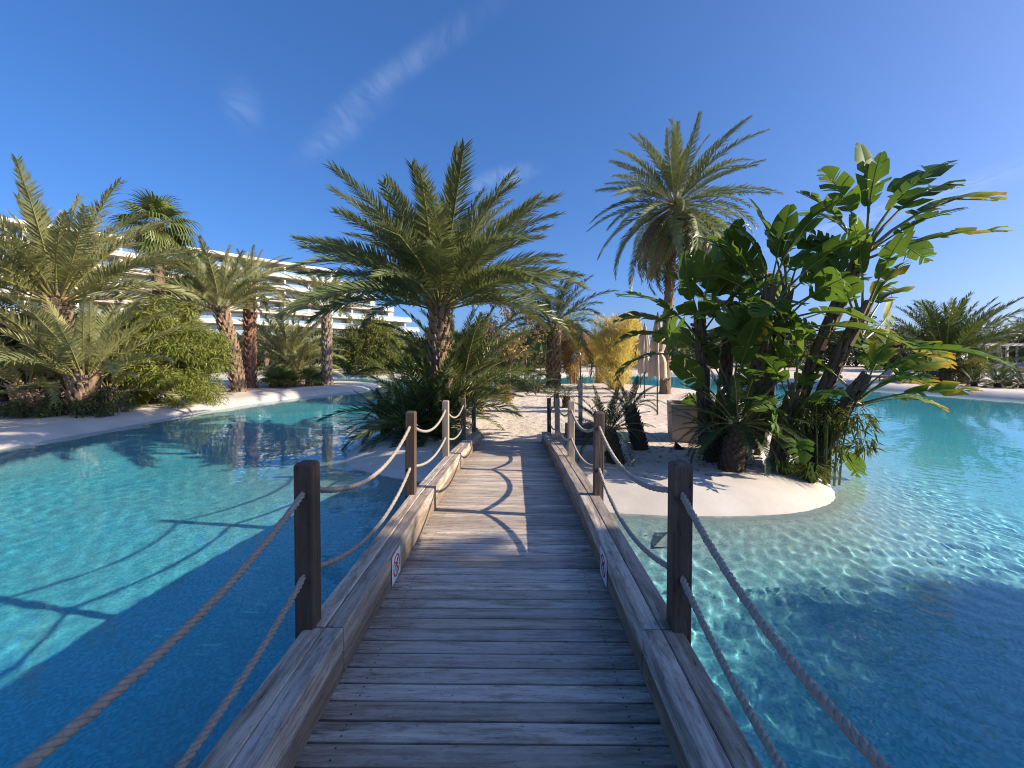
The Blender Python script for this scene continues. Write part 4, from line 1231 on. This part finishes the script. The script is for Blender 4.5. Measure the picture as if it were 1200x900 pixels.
def drain(x, y_, label):
    b = MB(); z = ground_z(x, y_)
    b.tube([(0, 0, -.01), (0, 0, .012), (0, 0, .016)], [.13, .13, .115], 28)
    for k in range(6):
        a = k * PI / 6
        b.box((0, 0, .019), (.2, .008, .006), m=1, rz=a)
    tag(b.build('pool_drain', [plain('drain_plastic', (.22, .50, .56), .5), M['steel']], None, loc=(x, y_, z + .004)), label, 'drain', 'drains on the pool floor')
drain(-2.45, 3.1, 'round white drain on the pool floor beside the left rail')
drain(-2.9, 7.0, 'round white drain on the pool floor off the left rim of the island')

# ------------------------------------------------------------------ hotel
M['render_white'] = plain('white_render', (.52, .48, .425), .8, var=.07, scale=.3)
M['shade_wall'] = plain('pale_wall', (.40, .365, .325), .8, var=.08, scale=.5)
m = NT('window_glass'); m.set(m.b, 'Base Color', m.mix((.12, .17, .19), (.26, .32, .34), m.objrand())); m.set(m.b, 'Roughness', .08); m.set(m.b, 'Specular IOR Level', .8); M['glass'] = m.mat
m = NT('balustrade_glass'); gl = m.n('ShaderNodeBsdfGlossy', {'Roughness': .05, 'Color': (.8, .9, .95, 1)}); tr = m.n('ShaderNodeBsdfTransparent', {'Color': (.82, .92, .93, 1)}); mx = m.n('ShaderNodeMixShader', {0: .22})
m.t.links.new(tr.outputs[0], mx.inputs[1]); m.t.links.new(gl.outputs[0], mx.inputs[2]); m.t.links.new(mx.outputs[0], m.out.inputs['Surface']); M['balustrade'] = m.mat
u = Vector((.62, .785, 0)).normalized()
hot = empty('hotel_building', (-86, 89, -.6), math.atan2(u.y, u.x))   # local +X along the facade, local -Y toward the pool
tag(hot, 'long white terraced hotel with glass balconies behind the palms', 'building')
FL = [(26.2, 50), (22.6, 56), (19.2, 62.5), (15.9, 69.3), (12.6, 76.5), (9.3, 80), (6.0, 82), (2.8, 82)]
S0 = -34.0
W_SLAB, W_GL = .0, 2.4
frames = {}
rr = random.Random(3)
for k, (zt, se) in enumerate(FL):
    zt += .6
    b = MB(); b.box(((S0 + se) / 2, 9, zt - .35), (se - S0, 22 - k * .01, .7)); b.build('floor_slab', M['render_white'], hot)
    if k == 0: 
        continue
    # storey between this slab and the one above
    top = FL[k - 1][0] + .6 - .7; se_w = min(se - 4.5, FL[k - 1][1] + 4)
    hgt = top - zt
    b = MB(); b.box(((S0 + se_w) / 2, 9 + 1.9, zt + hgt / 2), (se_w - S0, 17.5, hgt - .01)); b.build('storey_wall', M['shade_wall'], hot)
    s_ = S0 + 2
    while s_ + 5.4 < se_w - .3:
        wdt = 5.6
        solid = 38 < s_ < 46
        if not solid or rr.random() < .3:
            ww = wdt if not solid else 1.6
            key = ('pane', round(ww, 2), round(hgt, 2))
            if key not in frames:
                b = MB(); b.box((0, 0, 0), (ww, .06, hgt - .5)); frames[key] = b.mesh('window', M['glass'])
                b = MB()
                for q in range(4 if ww > 3 else 2):
                    xq = -ww / 2 + ww * q / (3 if ww > 3 else 1); b.box((xq, -.05, 0), (.09, .09, hgt - .5))
                b.box((0, -.05, (hgt - .5) / 2), (ww, .09, .09)); frames[key + ('f',)] = b.mesh('frame', M['steel'])
            wi = put('window', frames[key], hot, (s_ + wdt / 2, 2.12, zt + hgt / 2 - .1))
            put('frame', frames[key + ('f',)], wi)
        # party wall fin
        b = MB(); key = ('fin', round(hgt, 2))
        if key not in frames:
            b.box((0, 0, 0), (.55 , 3.2, hgt - .02)); frames[key] = b.mesh('fin', M['render_white'])
        put('fin', frames[key], hot, (s_ + wdt + .55, .65, zt + hgt / 2))
        s_ += 6.7
    # end glazing and balustrade along slab edge
    b = MB(); b.box(((S0 + se) / 2, -1.88, zt + .52), (se - S0 - .2, .03, 1.04)); b.build('balustrade', M['balustrade'], hot)
    b = MB(); b.box((se - .1, 8, zt + .52), (.03, 19.5, 1.04)); b.build('balustrade', M['balustrade'], hot)
    b = MB(); b.box(((S0 + se) / 2, -1.93, zt - .1), (se - S0 + .1, .10, .85)); b.build('parapet', M['render_white'], hot)
for xq, zq in ((30, 27.5), (18, 27.3)):
    b = MB(); b.tube([(xq, 6, 26.8), (xq, 6, zq + 1)], .12, 6); b.box((xq, 6, zq + .6), (.6, .3, .3)); b.build('roof_mast', M['render_white'], hot)

# ------------------------------------------------------------------ far right terrace: pergola, loungers, parasols
def lounger(loc, rz, label, z=None):
    z = ground_z(*loc)
    root = empty('sun_lounger', (loc[0], loc[1], z), rz)
    tag(root, label, 'sun lounger', 'sun loungers on the far terrace')
    b = MB()
    for sd in (-.32, .32): b.box((0, sd, .30), (1.95, .06, .08))
    for i in range(9): b.box((-.85 + i * .16, 0, .345), (.12, .62, .02))
    b.build('frame', M['lounger_wood'], root)
    lm = CACHE.get('lleg')
    if not lm:
        b = MB(); b.box((0, 0, .14), (.07, .07, .30)); lm = CACHE['lleg'] = b.mesh('leg', M['lounger_wood'])
    for x in (-.85, .85):
        for sd in (-.32, .32): put('leg', lm, root, (x, sd, 0))
    b = MB(); b.bbox((-.32, 0, .40), (1.28, .60, .09), .02); b.build('mattress', M['cushion'], root)
    b = MB(); b.bbox((0, 0, 0), (.78, .60, .09), .02); o = b.build('backrest', M['cushion'], root); o.location = (.62, 0, .60); o.rotation_euler = (0, R(-35), 0)
    return root
M['cushion'] = plain('lounger_cushion', (.48, .44, .40), .9, var=.1)
for px, d, rz, lb in ((1030, 31.5, R(20), 'wooden sun lounger partly hidden behind the strelitzia leaves'), (1050, 32.5, R(15), 'wooden sun lounger right of the leaves on the far terrace'), (1074, 29.4, R(-5), 'low wooden lounger at the edge of the far pool rim'),
    (1156, 50, R(160), 'grey cushioned lounger before the pergola posts'), (1172, 49, R(160), 'grey cushioned lounger beside the one before the pergola'), (1186, 40, R(170), 'brown lounger in front of the pergola loungers'), (1204, 38, R(175), 'brown lounger at the right end before the pergola')):
    lounger((at(px, d), d), rz, lb)
pg = empty('pergola', (at(1165, 60), 60, LZ), R(8))
tag(pg, 'long white pergola on the far terrace', 'pergola')
pm = MB(); pm.box((0, 0, 1.5), (.22, .22, 3.0)); pme = pm.mesh('post', M['render_white'])
for i in range(8):
    for yy in (0, 3.2): put('post', pme, pg, (-9 + i * 3.4, yy, 0))
for yy in (0, 3.2):
    b = MB(); b.box((3, yy, 3.15), (25, .2, .32)); b.build('beam', M['render_white'], pg)
rm_ = MB(); rm_.box((0, 1.6, 3.36), (.1, 4.2, .14)); rme = rm_.mesh('rafter', M['render_white'])
for i in range(26): put('rafter', rme, pg, (-9 + i * .95, 0, 0))
parasol((at(1165, 55), 55), 'closed pale parasol before the pergola', 2.9, 1.0, 4)
parasol((at(1119, 36), 36), 'closed pale parasol behind the multi-stemmed palm', 2.9, 1.0, 5)
b = MB(); b.box((0, 0, .5), (14, .5, 1.0)); tag(b.build('low_wall', M['shade_wall'], None, loc=(at(1150, 46), 46.5, LZ - .05)), 'low dark wall behind the loungers of the far terrace', 'wall')

# ------------------------------------------------------------------ far planting
date_palm((at(1104, 29.5), 29.5), 1.7, 'multi-stemmed palm with long upright fronds on the far terrace', 'green', 38, 1.6, (.3, .25), bm_=1.8, el=(88, 42), boots=40, seed=101, group='palms on the far terrace')
date_palm((at(1122, 30.5), 30.5), .5, 'low palm leaning right beside the multi-stemmed palm', 'green', 16, 1.35, (.25, .2), (.3, 0), el=(70, 25), boots=30, seed=102, group='palms on the far terrace')
bamboo((at(1092, 29.3), 29.2), 1.7, 1.1, 3.0, 'olive shrub in front of the multi-stemmed palm', 'olive', 60, 110, .16, .05, 103, 'round', 'shrubs on the far terrace', 'olive_shrub', rmin=.25, rmax=.5)
bamboo((at(1128, 28.6), 28.6), 1.0, .8, 1.6, 'low olive shrub to the right of the multi-stemmed palm', 'bamboo_dark', 34, 100, .16, .04, 104, 'fan', 'shrubs on the far terrace', 'olive_shrub', rmin=.2, rmax=.4)
for i, (px, d, s_) in enumerate(((1136, 27.0, 1.1), (1163, 25.8, 1.35), (1176, 26.2, 1.0), (1192, 25.2, 1.0))):
    cycad((at(px, d), d), .25, ['cycad nearest the olive shrub on the far rim', 'large cycad on the far rim before the brown loungers', 'cycad beside the large one on the far rim', 'cycad at the right end of the far rim'][i], 28, s_, .15, 110 + i, el=(75, -5), group='cycads on the far rim')
FT = 'trees far behind the pool'
far_trees = [(1055, 46, 5.0, 2.7, 'olive', 'round olive tree between the strelitzia and the multi-stemmed palm'), (1035, 52, 4.2, 2.8, 'shrub', 'dark tree behind the round olive tree'), (1085, 60, 5.5, 3.4, 'shrub', 'dark tree behind the multi-stemmed palm'),
    (1135, 70, 5.2, 4.0, 'shrub', 'dark tree at the left end of the pergola'), (1165, 74, 4.8, 4.2, 'shrub', 'dark tree behind the middle of the pergola'), (1195, 72, 5.0, 4.0, 'olive', 'olive tree behind the right end of the pergola'), (1225, 66, 6.0, 4.0, 'shrub', 'dark tree beyond the right end of the pergola'), (1260, 60, 6.0, 4.0, 'shrub', 'dark tree at the far right of the terrace'),
    (1000, 62, 5.5, 3.8, 'olive', 'olive tree seen through the leaning strelitzia stems'), (960, 66, 5.6, 4.0, 'shrub', 'dark tree seen through the strelitzia clump'), (920, 60, 4.8, 3.6, 'olive', 'olive tree behind the middle strelitzia stems'), (880, 64, 5.4, 3.8, 'shrub', 'dark tree behind the short strelitzia stem'),
    (840, 58, 4.6, 3.4, 'olive', 'olive tree right of the tall date palm trunk'), (812, 62, 5.2, 3.2, 'shrub', 'dark tree near the tall date palm trunk'), (795, 56, 3.6, 2.6, 'olive', 'low olive tree directly behind the tall date palm trunk'), (745, 64, 4.4, 3.4, 'shrub', 'dark tree behind the closed parasols'),
    (705, 60, 4.4, 3.2, 'olive', 'olive tree behind the golden bamboo'), (670, 58, 4.6, 3.4, 'shrub', 'dark tree behind the tan bamboo'), (630, 56, 5.0, 3.4, 'olive', 'olive tree behind the scaly palm trunk'), (595, 54, 4.8, 3.4, 'shrub', 'dark tree behind the seed-cluster tree'),
    (560, 52, 4.8, 3.2, 'olive', 'olive tree behind the big date palm trunk'), (525, 54, 5.2, 3.4, 'shrub', 'dark tree left of the big date palm trunk'), (492, 56, 5.0, 3.4, 'shrub', 'dark tree across the pool channel'), (470, 60, 5.0, 3.2, 'shrub', 'dark tree beside the pale fan palms'),
    (440, 58, 5.4, 3.4, 'olive', 'olive tree behind the pale fan palms'), (395, 52, 4.6, 3.2, 'shrub', 'dark tree behind the slender trunk'), (362, 50, 4.6, 3.2, 'olive', 'olive tree between the slender trunk and the multi-stemmed palm'), (330, 50, 4.4, 3.2, 'shrub', 'dark tree behind the multi-stemmed palm of the left bank'),
    (300, 48, 4.6, 3.0, 'olive', 'olive tree behind the reddish trunk'), (262, 44, 4.4, 3.0, 'shrub', 'dark tree behind the curved trunk'), (225, 42, 4.4, 3.0, 'olive', 'olive tree behind the shorter fan palm'), (160, 40, 5.0, 3.4, 'shrub', 'dark tree behind the tall fan palm'), (90, 38, 5.0, 3.6, 'olive', 'olive tree behind the large grey-green palm'), (20, 36, 5.4, 3.8, 'shrub', 'dark tree far behind the leaning stump')]
protos = {}
for i, (px, d, h_, cr_, mt, lb) in enumerate(far_trees):
    k = (mt, i % 3)
    if k not in protos:
        o = protos[k] = tree((at(px, d), d), 5.0, 3.4, lb, mt, 60, 110, .34, .17, 200 + i, FT, .18, z0=.25, rm=(.5, 1.0))
    else:
        o = copy_tree(protos[k])
        o['label'] = lb
        o.location = (at(px, d), d, ground_z(at(px, d), d) - .05)
    o.scale = (cr_ / 3.4, cr_ / 3.4, h_ / 5.0)
    o.rotation_euler = (0, 0, i * 1.7)
P_F = 'palms far behind the pool'
for i, (px, d, h_, s_, lb) in enumerate(((1155, 72, 5.6, 1.25, 'far palm rising over the pergola'), (1186, 70, 5.0, 1.3, 'far palm over the right part of the pergola'), (1206, 62, 5.6, 1.3, 'far palm at the right end of the pergola'), (1134, 84, 5.2, 1.2, 'far palm left of the pergola'), (1218, 80, 7, 1.3, 'taller far palm beyond the pergola'),
    (800, 50, 3.0, .9, 'far palm by the tall date palm trunk'), (822, 52, 2.4, 1.0, 'far low palm behind the planter'), (905, 56, 4.4, 1.1, 'far palm behind the strelitzia'), (615, 44, 3.6, 1.1, 'far palm left of the scaly trunk'), (580, 46, 3.2, 1.0, 'far palm above the sand path'), (352, 44, 3.2, 1.0, 'far palm behind the multi-stemmed palm of the left bank'), (310, 42, 3.4, 1.0, 'far palm behind the reddish trunk'), (705, 46, 2.6, 1.0, 'far palm left of the golden bamboo'))):
    date_palm((at(px, d), d), h_, lb, 'far', 26, s_, (.22, .2), el=(80, -25), boots=40, seed=120 + i, group=P_F)
bamboo((21.8, .05), 2.8, 2.9, 8.4, 'second bamboo clump on the near right bank behind the first', 'bamboo_dark', 190, 130, .32, .07, 98, rmin=.4, rmax=.7, group='shade trees on the right bank')
bamboo((14.6, -3.2), 2.2, 2.4, 4.6, 'low bamboo clump at the foot of the shade trees', 'bamboo_dark', 110, 120, .3, .06, 99, rmin=.4, rmax=.7, group='shade trees on the right bank')
bamboo((14.9, -.35), 1.8, 1.8, 4.2, 'low bamboo clump at the water edge before the shade trees', 'bamboo_dark', 110, 120, .3, .06, 96, rmin=.4, rmax=.7, group='shade trees on the right bank')
for o in bpy.data.objects:
    if o.name.startswith(('submerged_pyramid', 'pool_drain', 'pile')): o.cycles.is_caustics_receiver = True

# dry leaf litter and pebbles scattered over the sand
rr = random.Random(77); b = MB()
for i in range(900):
    x = rr.uniform(-3, 10); y_ = rr.uniform(7.2, 20)
    if i % 3: x = rr.gauss(4.6, 1.3); y_ = rr.gauss(8.6, 1.0)
    s0 = float(land_s(np.array([x]), np.array([y_]))[0])
    if s0 < RIMW * .75 or (abs(x) < 1.05 and y_ < 10.1): continue
    z = ground_z(x, y_) + .008; a = rr.uniform(0, 6.28); L = rr.uniform(.02, .09); w_ = L * rr.uniform(.15, .5)
    d = Vector((math.cos(a), math.sin(a), rr.uniform(-.1, .25))); e = Vector((-math.sin(a), math.cos(a), rr.uniform(-.2, .2)))
    p = Vector((x, y_, z))
    b.add([p - d * L, p + e * w_, p + d * L + Vector((0, 0, .01)), p - e * w_], [(0, 1, 2, 3)])
tag(b.build('leaf_litter', M['rachis_dry'], None), 'dry leaf scraps scattered over the sand of the island', 'leaf litter', kind='stuff')

for i, (x, y_, h_, cr_, lb) in enumerate(((62, 47, 6, 4.2, 'dark tree closing the far terrace to the right'), (58, 36, 5.4, 4, 'olive tree on the right terrace past the loungers'), (66, 40, 6.4, 4.4, 'dark tree on the right terrace behind the olive tree'), (55, 26, 5.6, 4.2, 'dark tree on the right terrace level with the cycads'), (60, 30, 6.2, 4.4, 'olive tree on the right terrace behind the dark one'),
        (54, 16, 5.8, 4.2, 'dark tree along the right side of the pool'), (57, 8, 6.2, 4.4, 'olive tree along the right side of the pool'), (52, 0, 6.2, 4.4, 'dark tree at the near end of the right terrace'))):
    o = copy_tree(protos[list(protos)[i % len(protos)]])
    o['label'] = lb
    o.location = (x, y_, ground_z(x, y_) - .05); o.scale = (cr_ / 3.4, cr_ / 3.4, h_ / 5.0); o.rotation_euler = (0, 0, i * 2.1)
